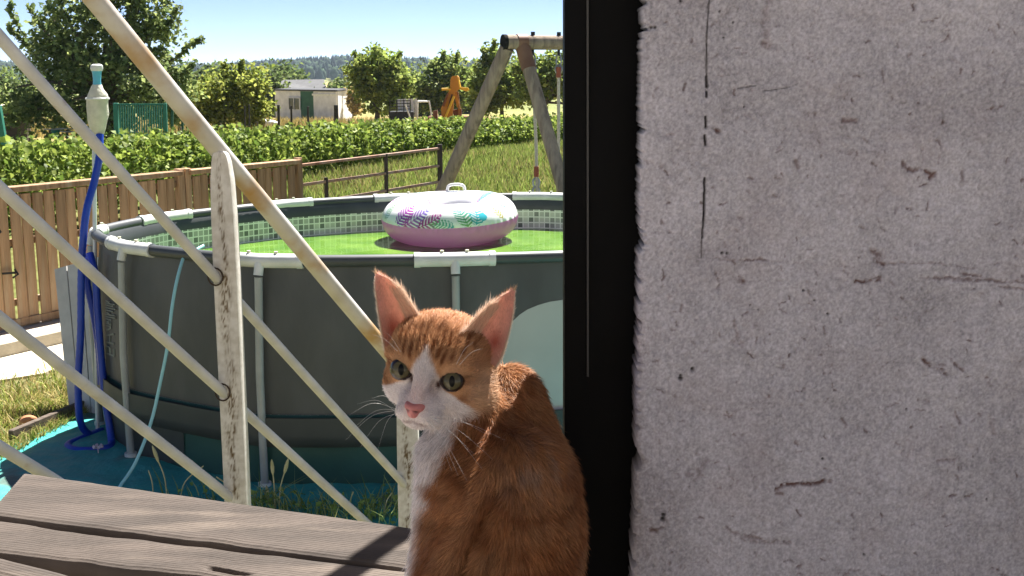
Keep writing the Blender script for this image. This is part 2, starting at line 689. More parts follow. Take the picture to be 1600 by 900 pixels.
def build_grass():
    r = np.random.default_rng(12)
    n = 95000
    Y = r.uniform(11.5, 30, n)
    X = r.uniform(-.27, .16, n) * Y
    vx = np.interp(Y, VX[:, 1], VX[:, 0])
    keep = (X > vx - .1)
    X, Y = X[keep], Y[keep]
    h = (.09 + .15 * fbm(X * 1.3, Y * 1.3, 4)) * r.uniform(.6, 1.3, len(X))
    t = fbm(X * .9 + 7, Y * .6, 9)
    dry = r.uniform(size=len(X)) < np.clip(t * 1.3 - .42, .05, .75)
    o = link('meadow_grass', blades('meadow_grass', X[~dry], Y[~dry], h[~dry], .022, (.15, .21, .04), (.36, .41, .11), 3), M_GRASS, kind='stuff')
    o = link('dry_meadow_grass', blades('dry_meadow_grass', X[dry], Y[dry], h[dry] * 1.1, .018, (.22, .19, .07), (.36, .31, .13), 5), M_GRASS, kind='stuff')
    n = 52000
    Y = r.uniform(9.5, 30, n)
    X = r.uniform(.15, .62, n) * Y
    h = r.uniform(.08, .22, n)
    link('meadow_grass', blades('meadow_grass', X, Y, h, .024, (.15, .21, .04), (.36, .41, .11), 13), M_GRASS, kind='stuff')
    # straw strip behind the vines
    n = 16000
    Y = r.uniform(34, 62, n)
    X = r.uniform(-.46, .1, n) * Y
    link('straw', blades('straw', X, Y, r.uniform(.2, .55, n), .05, (.26, .21, .07), (.42, .34, .13), 6), M_GRASS, kind='stuff')


build_grass()

# -------- trees
YG, YT = (.13, .19, .04), (.38, .43, .11)
DG, DT = (.11, .165, .06), (.36, .40, .14)
tree('fruit_tree', 'tall dark tree filling the upper left, behind the pool vacuum', 'tree', 175, 26, float(gz(0, 26)) - .02,
     [(165, 150, 130, 70), (150, 60, 100, 80), (215, 75, 75, 95), (190, -40, 85, 70), (110, 120, 70, 80), (95, 55, 50, 60), (235, 20, 50, 60), (60, 165, 60, 45), (255, 150, 45, 50)],
     380, 17500, .125, .135, DG, DT, .14, seed=11, limbs=40, shell=.25,
     twigs=[[(110, 130), (60, 90), (30, 60), (12, 40)], [(100, 100), (50, 70), (20, 25), (15, 5)], [(230, 110), (275, 90), (300, 70), (318, 62)],
            [(240, 130), (285, 115), (305, 95)], [(230, 60), (262, 35), (280, 10)], [(90, 70), (60, 35), (45, 10)], [(120, 140), (60, 120), (25, 105)]])
TG = 'orchard trees behind the vineyard'
tree('bush', 'bright yellow-green bush between the handrail and the white shed', 'bush', 350, 36, float(gz(0, 36)),
     [(345, 150, 55, 48), (375, 140, 38, 40), (320, 165, 40, 35), (395, 165, 25, 32)], 160, 7500, .15, .16, (.15, .20, .035), (.40, .42, .10), .05, seed=12, shell=.3,
     twigs=[[(355, 130), (352, 112), (350, 98)], [(372, 125), (375, 108), (378, 96)]])
tree('orchard_tree', 'round green tree just right of the white shed, tallest of the orchard', 'tree', 590, 47, float(gz(0, 47)),
     [(590, 128, 42, 40), (592, 100, 30, 24), (570, 120, 26, 34), (612, 125, 28, 38), (600, 155, 36, 22)], 150, 6400, .2, .16, YG, YT, .11, TG, 13, shell=.3,
     twigs=[[(570, 110), (562, 95), (553, 82)], [(590, 100), (588, 88), (584, 76)], [(605, 105), (618, 92), (627, 82)]])
tree('orchard_tree', 'loose pale-green tree rising behind the yellow digger arm', 'tree', 688, 56, float(gz(0, 56)),
     [(690, 130, 42, 40), (660, 140, 34, 34), (700, 108, 28, 22), (722, 140, 30, 36), (655, 160, 30, 20)], 140, 5600, .22, .18, (.12, .18, .045), (.34, .39, .12), .11, TG, 14, shell=.3,
     twigs=[[(690, 110), (690, 96), (694, 82)], [(705, 108), (712, 95), (715, 84)]])
tree('orchard_tree', 'feathery tree seen between the legs of the swing frame', 'tree', 785, 50, float(gz(0, 50)),
     [(775, 130, 36, 42), (772, 95, 16, 26), (800, 140, 34, 36), (752, 150, 26, 28)], 125, 4800, .2, .165, YG, YT, .10, TG, 15, shell=.3,
     twigs=[[(772, 100), (770, 82), (772, 64)], [(765, 105), (758, 90), (755, 78)]])
tree('orchard_tree', 'broad dark-stemmed tree behind the hanging swing ropes', 'tree', 842, 48, float(gz(0, 48)),
     [(850, 125, 44, 34), (830, 110, 28, 24), (870, 110, 40, 28), (900, 130, 40, 40), (835, 145, 26, 26)], 150, 5800, .2, .17, (.12, .18, .042), (.36, .42, .11), .13, TG, 16, shell=.3)
MG = 'distant leafy trees in front of the hill'
for i, (px, py, rx, ry, Y, lab) in enumerate([
        (330, 128, 30, 22, 110, 'leftmost distant tree, peeping past the big dark tree'),
        (440, 128, 36, 22, 120, 'distant tree just left of the grey roof'),
        (408, 140, 34, 30, 90, 'distant tree standing left of the white shed'),
        (530, 148, 26, 18, 100, 'distant tree at the right end of the white shed'),
        (640, 145, 30, 24, 95, 'distant tree filling the gap right of the round orchard tree'),
        (735, 128, 34, 26, 115, 'distant tree behind the left leg of the swing'),
        (20, 150, 60, 40, 60, 'leafy tree at the far left edge behind the dark lean-to'),
        (268, 160, 46, 36, 55, 'leafy tree behind the green fence panel')]):
    tree('distant_tree', lab, 'tree', px, Y, float(gz(0, Y)), [(px, py, rx, ry), (px + rx * .5, py + ry * .3, rx * .7, ry * .7), (px - rx * .5, py + ry * .35, rx * .7, ry * .7), (px, 185 - (Y - 50) * .25, rx, 14)],
         90, 3600, Y * .0042, Y * .0042, (.075, .115, .035), (.19, .235, .075), .15, MG, 30 + i, limbs=6, shell=.3)
# ================================================================== GARDEN: fence, pool, swing, hose ...
M_WOOD = mat('fence_wood', (.47, .29, .165), (.31, .185, .10), .85, 5, bump=.5, bscale=30, stretch=(6, 6, .5), c3=(.50, .38, .25), s3=2.2, orand=.28)
M_CONC = mat('concrete', (.52, .47, .38), (.40, .36, .29), .9, 6, bump=.4, bscale=60)
M_SAND = mat('pale_paving', (.60, .53, .40), (.48, .42, .31), .95, 5, bump=.4, bscale=50)
M_BLACK = mat('black_iron', (.018, .017, .016), None, .6)


def fp(s, off, z):
    """a place s metres along the fence, off metres to the garden side"""
    return np.array([FENCE_A[0] + FD[0] * s + FN[0] * off, FENCE_A[1] + FD[1] * s + FN[1] * off, z])


FANG = math.atan2(FD[1], FD[0])
FROT = Matrix.Rotation(FANG, 3, 'Z')

# low kerb wall that carries the fence, and pale paving before it
mb = MB()
mb.box(fp(.9, .16, .03), (5.2, .46, .18), FROT, .012)
tag(link('garden_wall', mb, M_CONC), 'low pale concrete kerb wall under the wooden fence', 'wall')
s0 = -1.25
mb = MB()
n_ = 26
poly = [fp(-2.2, .40, 0), fp(2.6, .40, 0), fp(2.6, 1.0, 0)] + [fp(2.3 - q * .28, .98 + .10 * math.sin(q * 1.9) + .06 * math.sin(q * 4.3), 0) for q in range(17)]
mb.prism([(p[0], p[1], .012) for p in poly], (0, 0, -.05))
link('paving', mb, M_SAND, kind='structure')

root = thing('wooden_fence', 'brown close-board wooden garden fence with a capped top rail', 'fence', fp(1.0, 0, .12))
slat_me = MB().box((0, 0, 0), (.088, .018, 1.06), None, .003).mesh('slat')
slat_me.materials.append(M_WOOD)
post_me = MB().box((0, 0, 0), (.07, .07, 1.16), None, .006).mesh('post')
post_me.materials.append(M_WOOD)
S_END = FLEN
S_MID = S_END * .505
S_BEG = -1.35


def put(name, me, parent, loc, rotz=0.0, rx=0.0, ry=0.0):
    o = bpy.data.objects.new(name, me)
    COL.objects.link(o)
    o.location = Vector([float(c) for c in loc])
    o.rotation_euler = (rx, ry, rotz)
    if parent is not None:
        o.parent = parent
        o.matrix_parent_inverse = parent_world(parent).inverted()
    return o


r_ = random.Random(4)
for a, b in ((S_BEG, S_MID - .05), (S_MID + .05, S_END)):
    k = 0
    s = a + .09
    while s < b - .04:
        back = k % 2
        put('slat', slat_me, root, fp(s, .030 if not back else .018, .655 + r_.uniform(-.006, .006)), FANG + r_.uniform(-.03, .03), 0, r_.uniform(-.006, .006))
        s += .106 + r_.uniform(-.003, .004)
        k += 1
    for z in (.32, .80, 1.12):
        link('rail', MB().beam(fp(a + .03, -.012, z), fp(b - .03, -.012, z), .03, .055, .003), M_WOOD, root)
    link('cap', MB().beam(fp(a, .012, 1.222), fp(b + .01, .012, 1.222), .105, .045, .004), M_WOOD, root)
    link('base_board', MB().beam(fp(a + .03, .034, .165), fp(b - .03, .034, .165), .025, .06, .003), M_WOOD, root)
for s in (S_BEG, S_MID - .037, S_MID + .045, S_END + .02):
    put('post', post_me, root, fp(s, .0, .68), FANG)
for s, z in ((-.42, .93), (-.30, .58), (S_MID + .02, .74)):
    mb = MB()
    mb.beam(fp(s - .07, .06, z), fp(s + .05, .06, z - .01), .012, .016)
    mb.tube([fp(s + .03, .045, z - .05), fp(s + .05, .085, z - .02), fp(s + .04, .06, z + .02)], .008, 6)
    link('latch', mb, M_BLACK, root)

# rusty rail fence that carries on past the wooden one
RZ = float(P(463, 258, FENCE_B[1])[2])
def along(px):
    q = P(px, 300, 1.0)
    s = (q[0] * FENCE_B[1] - FENCE_B[0]) / (FD[0] - q[0] * FD[1])
    return s
S2 = along(688)
M_RUST = mat('rusty_rail', (.40, .22, .14), (.46, .34, .27), .8, 7, bump=.4, c3=(.22, .10, .06), s3=5)
M_DPOST = mat('dark_post', (.045, .035, .03), (.08, .06, .05), .8, 8)


def bp(s, z):
    return np.array([FENCE_B[0] + FD[0] * s, FENCE_B[1] + FD[1] * s, z])


root = thing('rail_fence', 'rusty three-rail fence between the vines and the meadow', 'fence', bp(S2 / 2, float(gz(0, 13))))
zt = float(P(688, 232, bp(S2, 0)[1])[2])
zm = float(P(688, 259, bp(S2, 0)[1])[2])
zb = float(P(688, 284, bp(S2, 0)[1])[2])
zt0 = float(P(463, 259, FENCE_B[1])[2])
zm0 = float(P(463, 290, FENCE_B[1])[2])
for z0, z1 in ((zt0, zt), (zm0, zm), (zm0 - (zt0 - zm0) * 1.0, zb)):
    link('rail', MB().beam(bp(.03, z0), bp(S2, z1), .026, .030, .004), M_RUST, root)
for px, top in ((510, zm + .02), (604, zt + .0), (688, zt + .05)):
    s = along(px)
    r = .022 if px < 680 else .032
    g = float(gz(0, bp(s, 0)[1]))
    link('post', MB().tube([bp(s, g - .2), bp(s, top)], r, 8), M_DPOST, root)

# ------------------------------------------------------------------ the pool
PC = np.array([-.55, 7.15])
PN = 10
PR = 1.545
TH0 = math.radians(-68.6)
RIM = 1.20
WATER = .97


JP = np.array([(-.29, 5.755), (-1.26, 5.715), (-2.09, 6.17), (-2.46, 6.74), (-2.27, 7.42), (-1.62, 8.18), (-.84, 8.60), (.22, 8.68), (1.02, 8.33), (1.42, 7.55), (1.36, 6.72), (.66, 5.98)])
JT = [math.atan2(*(q - PC)[::-1]) for q in JP]


def _outline():
    pts = []
    n = len(JP)
    for i in range(n):
        p0, p1, p2, p3 = JP[i - 1], JP[i], JP[(i + 1) % n], JP[(i + 2) % n]
        for k in range(40):
            t = k / 40
            cr = .5 * ((2 * p1) + (-p0 + p2) * t + (2 * p0 - 5 * p1 + 4 * p2 - p3) * t * t + (-p0 + 3 * p1 - 3 * p2 + p3) * t ** 3)
            pts.append(cr * .5 + (p1 + (p2 - p1) * t) * .5)
    v = np.array(pts) - PC
    a = np.arctan2(v[:, 1], v[:, 0])
    r = np.hypot(v[:, 0], v[:, 1])
    o = np.argsort(a)
    a, r = a[o], r[o]
    return np.concatenate([a - 2 * math.pi, a, a + 2 * math.pi]), np.tile(r, 3)


_OA, _OR = _outline()


def prad(th):
    return float(np.interp((th + math.pi) % (2 * math.pi) - math.pi, _OA, _OR))


def pp(th, dr, z):
    r = prad(th) + dr
    return np.array([PC[0] + r * math.cos(th), PC[1] + r * math.sin(th), z])


M_LINER = mat('pool_liner', (.062, .064, .062), (.088, .089, .085), .5, 3, bump=.5, bscale=2.6, stretch=(1.6, 1.6, .7), spec=.35, bdist=.03)
M_LOWTEAL = mat('pool_liner_low', (.022, .070, .058), (.034, .095, .078), .4, 3, bump=.15, bscale=9, spec=.4, bdist=.03)  # dark teal, used low on the side and for the floor
M_BAND = mat('pool_band', (.046, .050, .047), (.06, .064, .058), .5, 5)
M_RIM = mat('rim_sleeve', (.045, .05, .052), (.06, .065, .066), .5, 6, spec=.5)
M_WHITEP = mat('white_plastic', (.70, .70, .67), (.56, .57, .53), .4, 9, spec=.5)
M_LEG = mat('leg_metal', (.36, .37, .35), (.27, .28, .26), .45, 6, spec=.5)
M_PRINT = mat('grey_print', (.40, .39, .365), (.44, .43, .40), .5, 4)

root = thing('swimming_pool', 'round above-ground frame pool with dark grey sides', 'swimming pool', (PC[0], PC[1], 0))
NT = 160
ths = [2 * math.pi * k / NT for k in range(NT)]
_arc = np.concatenate([[0], np.cumsum([math.dist(pp(ths[k], 0, 0), pp(ths[(k + 1) % NT], 0, 0)) for k in range(NT)])])


def ring_surface(rows, name, m, uv=False, parent=root, th_list=None, close=True, label=None, smooth=True):
    """rows: (dr, z)"""
    T = th_list or ths
    V = [pp(t, dr, z) for dr, z in rows for t in T]
    n = len(T)
    F, UVs = [], []
    for i in range(len(rows) - 1):
        for k in range(n if close else n - 1):
            F.append((i * n + k, i * n + (k + 1) % n, (i + 1) * n + (k + 1) % n, (i + 1) * n + k))
            if uv:
                u0, u1 = _arc[k] / 10, _arc[k + 1] / 10
                UVs += [(u0, rows[i][1]), (u1, rows[i][1]), (u1, rows[i + 1][1]), (u0, rows[i + 1][1])]
    me = mesh_np(name, V, np.array(F), None, smooth)
    if uv:
        l = me.uv_layers.new(name='UVMap')
        l.data.foreach_set('uv', np.array(UVs, np.float32).ravel())
    return link(name, me, m, parent, label=label)


ring_surface([(-.025, RIM), (.0, 1.0), (.012, .7), (.012, .40)], 'liner_wall', M_LINER)
ring_surface([(.014, .40), (.014, .18), (.0, -.02)], 'lower_liner', M_LOWTEAL)
ring_surface([(.052, .392), (.056, .30), (.052, .238), (.040, .238), (.040, .392)], 'tension_band', M_BAND)
# mosaic print inside
mm = bpy.data.materials.new('mosaic_print')
mm.use_nodes = True
nt = mm.node_tree
N, L = nt.nodes, nt.links
uvn = N.new('ShaderNodeUVMap')
sx = N.new('ShaderNodeSeparateXYZ')
L.new(uvn.outputs[0], sx.inputs[0])


def mth(op, a, b=None):
    n = N.new('ShaderNodeMath')
    n.operation = op
    for i, v in enumerate((a, b)):
        if v is None:
            continue
        if isinstance(v, (int, float)):
            n.inputs[i].default_value = v
        else:
            L.new(v, n.inputs[i])
    return n.outputs[0]


TILE = 10 / .042
uu = mth('MULTIPLY', sx.outputs[0], round(TILE))
vv = mth('MULTIPLY', sx.outputs[1], 1 / .042)
fu, fv = mth('FRACT', uu), mth('FRACT', vv)
iu, iv = mth('FLOOR', uu), mth('FLOOR', vv)
inside = mth('MULTIPLY', mth('GREATER_THAN', fu, .2), mth('GREATER_THAN', fv, .2))
cb = N.new('ShaderNodeCombineXYZ')
L.new(iu, cb.inputs[0])
L.new(iv, cb.inputs[1])
wnz = N.new('ShaderNodeTexWhiteNoise')
L.new(cb.outputs[0], wnz.inputs['Vector'])
rmp = N.new('ShaderNodeValToRGB')
rmp.color_ramp.elements[0].color = (.12, .13, .13, 1)
rmp.color_ramp.elements[1].color = (.66, .66, .62, 1)
L.new(wnz.outputs['Value'], rmp.inputs[0])
mx = N.new('ShaderNodeMix')
mx.data_type = 'RGBA'
L.new(inside, mx.inputs['Factor'])
mx.inputs['A'].default_value = (.88, .88, .85, 1)
L.new(rmp.outputs[0], mx.inputs['B'])
L.new(mx.outputs['Result'], N['Principled BSDF'].inputs['Base Color'])
N['Principled BSDF'].inputs['Roughness'].default_value = .4
ring_surface([(-.05, RIM - .09), (-.02, .04)], 'mosaic_liner', mm, uv=True)
ring_surface([(-.005, RIM + .01), (-.045, RIM - .03), (-.048, RIM - .095)], 'dark_liner_edge', M_RIM)
# rim tubes, joints and legs
for k in range(len(JT)):
    a0 = JT[k]
    a1 = a0 + (JT[(k + 1) % len(JT)] - a0) % (-2 * math.pi)
    JH = .205 / prad(a0) if k != 3 else .10 / prad(a0)
    pts = [pp(a0 + (a1 - a0) * i / 12, .0, RIM) for i in range(13)]
    link('rim_tube', sm(MB().tube(pts, .031, 10)), M_RIM, root)
    mb = MB()
    pts = [pp(a0 + (i - 5) * JH / 5, .0, RIM) for i in range(11)]
    mb.tube(pts, .037, 12)
    mb.tube([pp(a0 - JH, 0, RIM), pp(a0 - JH * .85, 0, RIM)], .040, 12)
    mb.tube([pp(a0 + JH * .85, 0, RIM), pp(a0 + JH, 0, RIM)], .040, 12)
    mb.tube([pp(a0, .015, RIM - .005), pp(a0, .03, RIM - .07)], .024, 12)
    j = link('joint', sm(mb), M_WHITEP, root)
    for da in (-.045, .045):
        p = pp(a0 + da, .0, RIM + .036)
        link('button', sm(MB().tube([p, p + [0, 0, .012]], .010, 8)), bpy.data.materials.get('joint_button') or mat('joint_button', (.62, .6, .45), None, .5), j)
    mb = MB()
    mb.tube([pp(a0, .028, RIM - .08), pp(a0, .05, .6), pp(a0, .045, .05), pp(a0, .045, -.01)], .0205, 12)
    g = link('leg', sm(mb), M_LEG, root)
    mb = MB()
    mb.tube([pp(a0, .045, .045), pp(a0, .045, .0)], .034, 12)
    link('foot', sm(mb), M_WHITEP, g)

# printed grey wave on the right side and lettering on the left
def th_of(px, z, dr=.016):
    best, bt = 1e9, 0
    for t in np.linspace(math.radians(-175), math.radians(-20), 500):
        q = pp(t, dr, z)
        u, v = proj(q)
        e = abs(u - px)
        nrm = np.array([math.cos(t), math.sin(t)])
        if nrm @ (np.array([0, 0]) - q[:2]) > 0 and e < best:
            best, bt = e, t
    return bt


def z_of(px, py):
    z = .8
    for _ in range(6):
        t = th_of(px, z)
        q = pp(t, .016, z)
        z = float(P(px, py, q[1])[2])
    return th_of(px, z), z


def decal(name, m, px_list, top_list, bot_list, dr=.004, label=None):
    V, F = [], []
    for px, yt, yb in zip(px_list, top_list, bot_list):
        for f in np.linspace(0, 1, 7):
            y = yt * (1 - f) + yb * f
            t, z = z_of(px, y)
            q = pp(t, 0, z)
            base = np.interp(z, [-.02, .18, .40, .7, 1.0, 1.2], [0, .014, .014, .012, 0, -.025])
            V.append(pp(t, base + dr, z))
    n = 7
    for i in range(len(px_list) - 1):
        for k in range(n - 1):
            F.append((i * n + k, i * n + k + 1, (i + 1) * n + k + 1, (i + 1) * n + k))
    return link(name, mesh_np(name, V, np.array(F), None, True), m, root, label=label)


pxs = [782, 790, 800, 812, 826, 842, 860, 880, 905, 935, 960]
decal('wave_print', M_PRINT, pxs, [560, 516, 503, 492, 484, 477, 472, 469, 467, 470, 480], [600, 632, 648, 652, 652, 651, 650, 649, 648, 646, 644], label='pale grey wave printed on the dark side')
M_LETTER = mat('grey_letter', (.19, .20, .175), None, .6)


def letters():
    """faint upright lettering, too worn to read: strokes stacked up the wall"""
    mb = MB()
    r = random.Random(8)
    def bar(px0, py0, px1, py1, w=.010):
        t0, z0 = z_of(px0, py0)
        t1, z1 = z_of(px1, py1)
        a, b = pp(t0, .016, z0), pp(t1, .016, z1)
        mb.beam(a, b, .004, w)
    bar(166, 552, 178, 556); bar(166, 552, 166, 540); bar(166, 540, 172, 543); bar(172, 543, 172, 553); bar(178, 556, 178, 545)
    bar(166, 534, 178, 537); bar(172, 535, 172, 522); bar(167, 524, 178, 522); bar(167, 516, 174, 512)
    y = 508
    while y > 468:
        x1 = r.choice([171, 174, 177, 180])
        bar(165, y, x1, y + 3, .007)
        if r.random() < .4:
            bar(x1 - 1, y + 3, x1 - 1, y - 1, .007)
        y -= r.choice([3.0, 3.6, 4.2])
    link('lettering', mb, M_LETTER, root)


letters()

# welded seam flap low on the side
pxs = [168, 185, 205, 230, 260, 288]
decal('seam_patch', M_BAND, pxs, [598, 612, 620, 622, 626, 630], [690, 712, 720, 724, 724, 722], dr=.006)

# water
NR, NA = 26, 120
V = [(PC[0], PC[1], WATER)]
for i in range(1, NR + 1):
    for k in range(NA):
        t = 2 * math.pi * k / NA
        r = (prad(t) - .048) * i / NR
        V.append((PC[0] + r * math.cos(t), PC[1] + r * math.sin(t), WATER + .0014 * math.sin(9 * r + 2.1 * t) + .0010 * math.sin(21 * r * math.cos(t + 1))))
F4 = [(1 + (i - 1) * NA + k, 1 + (i - 1) * NA + (k + 1) % NA, 1 + i * NA + (k + 1) % NA, 1 + i * NA + k) for i in range(1, NR) for k in range(NA)]
F3 = [(0, 1 + k, 1 + (k + 1) % NA) for k in range(NA)]
mw = mat('green_water', (.075, .175, .022), (.15, .27, .045), .02, 3.2, spec=.5, bump=.3, bscale=6, bdist=.01)
_b = mw.node_tree.nodes['Principled BSDF']
_b.inputs['IOR'].default_value = 1.33
_t = mw.node_tree.nodes.new('ShaderNodeBsdfTransparent')
_t.inputs['Color'].default_value = (.62, .92, .30, 1)
_fr = mw.node_tree.nodes.new('ShaderNodeFresnel')
_fr.inputs['IOR'].default_value = 1.33
_m1 = mw.node_tree.nodes.new('ShaderNodeMath')
_m1.operation = 'SUBTRACT'
_m1.use_clamp = True
_m1.inputs[0].default_value = .78
mw.node_tree.links.new(_fr.outputs[0], _m1.inputs[1])
_mx = mw.node_tree.nodes.new('ShaderNodeMixShader')
mw.node_tree.links.new(_m1.outputs[0], _mx.inputs[0])
mw.node_tree.links.new(_b.outputs[0], _mx.inputs[1])
mw.node_tree.links.new(_t.outputs[0], _mx.inputs[2])
mw.node_tree.links.new(_mx.outputs[0], mw.node_tree.nodes['Material Output'].inputs['Surface'])
mb = MB()
mb.prism([pp(2 * math.pi * k / 40, -.06, .02) for k in range(40)], (0, 0, .012))
link('pool_floor', mb, M_LOWTEAL, root)
link('pool_water', mesh_np('pool_water', V, [np.array(F3), np.array(F4)], None, True), mw, kind='structure')

# ------------------------------------------------------------------ the swim ring
FC = np.array([*(P(703, 352, 8.02)[:2]), WATER + .155])
FR, FT = .322, .150


def palm(x, y, cx, cy, ang, ln, wd, n, thick=.16):
    """mask of a palm frond: a curved rib with slanting leaflets"""
    dx, dy = x - cx, y - cy
    a = dx * math.cos(ang) + dy * math.sin(ang)
    b = -dx * math.sin(ang) + dy * math.cos(ang)
    b = b - .25 * a * a / ln
    t = a / ln
    env = wd * np.sin(np.pi * np.clip(t * .92 + .08, 0, 1)) ** .8
    ph = (t * n - np.abs(b) / wd * .33 * n * .5) % 1.0
    leaf = (np.abs(b) < env) & (t > 0) & (t < 1) & (np.abs(ph - .5) < .30)
    rib = (np.abs(b) < thick * wd * .3) & (t > 0) & (t < 1)
    return leaf | rib, t


def build_ring():
    root = thing('swim_ring', 'inflated swim ring with palm-leaf top and pink underside, floating on the water', 'swim ring', (FC[0], FC[1], WATER))
    na, nb = 420, 150
    tilt = Matrix.Rotation(math.radians(3), 3, 'X') @ Matrix.Rotation(math.radians(-1.5), 3, 'Y')

    def half(b0, b1, nb, name, colfn, m):
        A, B = np.meshgrid(np.linspace(0, 2 * math.pi, na, endpoint=False), np.linspace(b0, b1, nb), indexing='ij')
        # wrinkled seam, slightly squashed tube
        wr = .004 * np.sin(A * 46 + 2 * np.sin(A * 7)) * np.exp(-(np.sin(B) * FT / .022) ** 2)
        rr = FT * (1 + .03 * np.sin(A * 3)) + wr
        R = FR + rr * np.cos(B) * 1.02
        z = rr * np.sin(B) * .96
        V = np.stack([R * np.cos(A), R * np.sin(A), z], -1).reshape(-1, 3)
        V = V @ np.array(tilt).T + FC
        idx = np.arange(na * nb).reshape(na, nb)
        F = np.stack([idx, np.roll(idx, -1, 0), np.roll(np.roll(idx, -1, 0), -1, 1), np.roll(idx, -1, 1)], -1)[:, :-1].reshape(-1, 4)
        link(name, mesh_np(name, V, F, colfn(A, B).reshape(-1, 3), True), m, root)

    def topcol(A, B):
        c = np.ones(A.shape + (3,)) * np.array([.86, .86, .85])
        # unroll: x along the ring (metres, 0 = facing the camera), y up the tube from the seam
        x = ((A - math.radians(-86) + math.pi) % (2 * math.pi) - math.pi) * (FR + FT * .6)
        y = (B - .10) * FT
        pur, mag, teal, cyan, grn, yel = (.20, .035, .38), (.50, .06, .35), (.04, .38, .40), (.10, .55, .68), (.16, .38, .08), (.55, .42, .12)
        fr = [(-.36, .01, 1.0, .20, .070, 9, pur, mag), (-.30, .00, .55, .22, .06, 9, mag, (.16, .2, .55)), (-.20, .0, .35, .17, .05, 8, (.30, .03, .16), mag),
              (-.02, .20, 2.3, .13, .045, 7, mag, pur), (.10, .0, 1.75, .17, .05, 8, grn, teal), (.15, .01, 1.25, .18, .055, 9, teal, cyan), (.02, .0, 2.7, .15, .04, 8, teal, grn),
              (-.52, .02, 1.4, .16, .05, 9, (.3, .45, .35), grn), (.36, .02, 1.9, .15, .03, 7, yel, grn), (.46, .10, 2.2, .15, .035, 8, teal, cyan), (.30, .24, 2.6, .15, .04, 8, (.3, .5, .5), teal),
              (-.12, .31, 2.9, .2, .05, 8, pur, mag), (.54, .05, 1.5, .15, .03, 8, (.5, .35, .2), yel), (-.06, .36, .3, .2, .05, 8, mag, pur), (.2, .35, .2, .2, .05, 8, teal, cyan)]
        r = np.random.default_rng(3)
        for q in range(16):
            x0 = r.choice([-1, 1]) * r.uniform(.65, 1.3)
            fr.append((x0, r.uniform(0, .25), r.uniform(0, 3), .18, .05, 8, [pur, mag, teal, grn][q % 4], [mag, pur, cyan, teal][q % 4]))
        for cx, cy, an, ln, wd, n, c0, c1 in fr:
            m, t = palm(x, y, cx, cy, an, ln, wd, n)
            t = np.clip(t, 0, 1)[..., None]
            cc = np.array(c0) * (1 - t) + np.array(c1) * t
            c = np.where(m[..., None], cc, c)
        m = (x - .205) ** 2 + (y - .06) ** 2 < .028 ** 2
        c = np.where(m[..., None], np.array([.06, .50, .62]), c)
        return c

    vin = dict(rough=.28, spec=.5, coat=.25)
    half(.10, math.pi - .10, nb, 'printed_top', topcol, mat('ring_top', (1, 1, 1), None, attr='Col', **vin))
    half(math.pi - .10, 2 * math.pi + .10, 70, 'pink_underside',
         lambda A, B: np.ones(A.shape + (3,)) * np.array([.88, .42, .80]), mat('ring_pink', (1, 1, 1), None, attr='Col', trans=.55, **vin))
    # handle and its patch
    hp = FC + np.array([.035, -.02, 0])
    mb = MB()
    zz = FT * .97
    c = FC + np.array([.03, FR * 1.0, zz])
    pts = smooth_path([c + [-.065, 0, -.01], c + [-.055, 0, .045], c + [0, 0, .058], c + [.055, 0, .045], c + [.065, 0, -.01]], 6)
    mb.tube(pts, .011, 8)
    link('handle', sm(mb), M_WHITEP, root)
    mb = MB()
    mb.box(c + [0, 0, -.006], (.19, .07, .012), None, .004)
    link('handle_patch', mb, M_WHITEP, root)


build_ring()
# ------------------------------------------------------------------ swing
M_LOG = mat('grey_timber', (.36, .285, .205), (.23, .175, .13), .9, 6, bump=.6, bscale=22, stretch=(5, 5, .7), c3=(.14, .11, .085), s3=4)
M_BRACK = mat('brown_bracket', (.17, .085, .05), (.24, .13, .08), .6, 6)
M_ROPE = mat('pale_rope', (.60, .55, .45), (.46, .41, .33), .9, 60)
M_RED = mat('red_plastic', (.30, .085, .045), None, .5)
M_STEEL = mat('steel', (.35, .36, .37), None, .35, metal=.8)
SY = 10.0
A = P(796, 66, SY)
Bm = A + np.array([2.5, 1.0, .0])
root = thing('swing', 'weathered log swing frame with a rope swing, beyond the pool', 'swing', (A[0], A[1], 0))
bd = (Bm - A) / np.linalg.norm(Bm - A)
link('beam', sm(MB().tube([A - bd * .03, A + bd * .8, Bm], [.062, .060, .060], 16)), M_LOG, root)
link('beam_cap', sm(MB().tube([A - bd * .062, A - bd * .03], .066, 16)), mat('shaded_cap', (.022, .021, .02), None, .9, spec=.05), root)  # near-black colour carries the shade on the beam's end face
fl = P(616, 458, 10.8)
fl[2] = float(gz(0, 10.8)) - .1
fr = P(948, 505, 9.35)
fr[2] = -.05
d = (fl - A) / np.linalg.norm(fl - A)
link('leg', sm(MB().tube([A + d * .05, (A + fl) / 2 + [.01, 0, 0], fl], [.062, .061, .064], 14)), M_LOG, root)
A2 = A + bd * .11
d2 = (fr - A2) / np.linalg.norm(fr - A2)
link('leg', sm(MB().tube([A2 + d2 * .05, (A2 + fr) / 2, fr], [.058, .058, .06], 14)), M_LOG, root)
mb = MB()
mb.tube([A2 - d2 * .02, A2 + d2 * .24], .064, 14)
mb.tube([A2 - bd * .045, A2 + bd * .045], .069, 16)
link('bracket', sm(mb), M_BRACK, root)
for e_, f_ in ((fl, .0), (fr, .11)):
    s_ = Bm - bd * (.05 + f_)
    link('leg', sm(MB().tube([s_, e_ + (Bm - A) * .98 - [0, 0, .05]], .06, 12)), M_LOG, root)
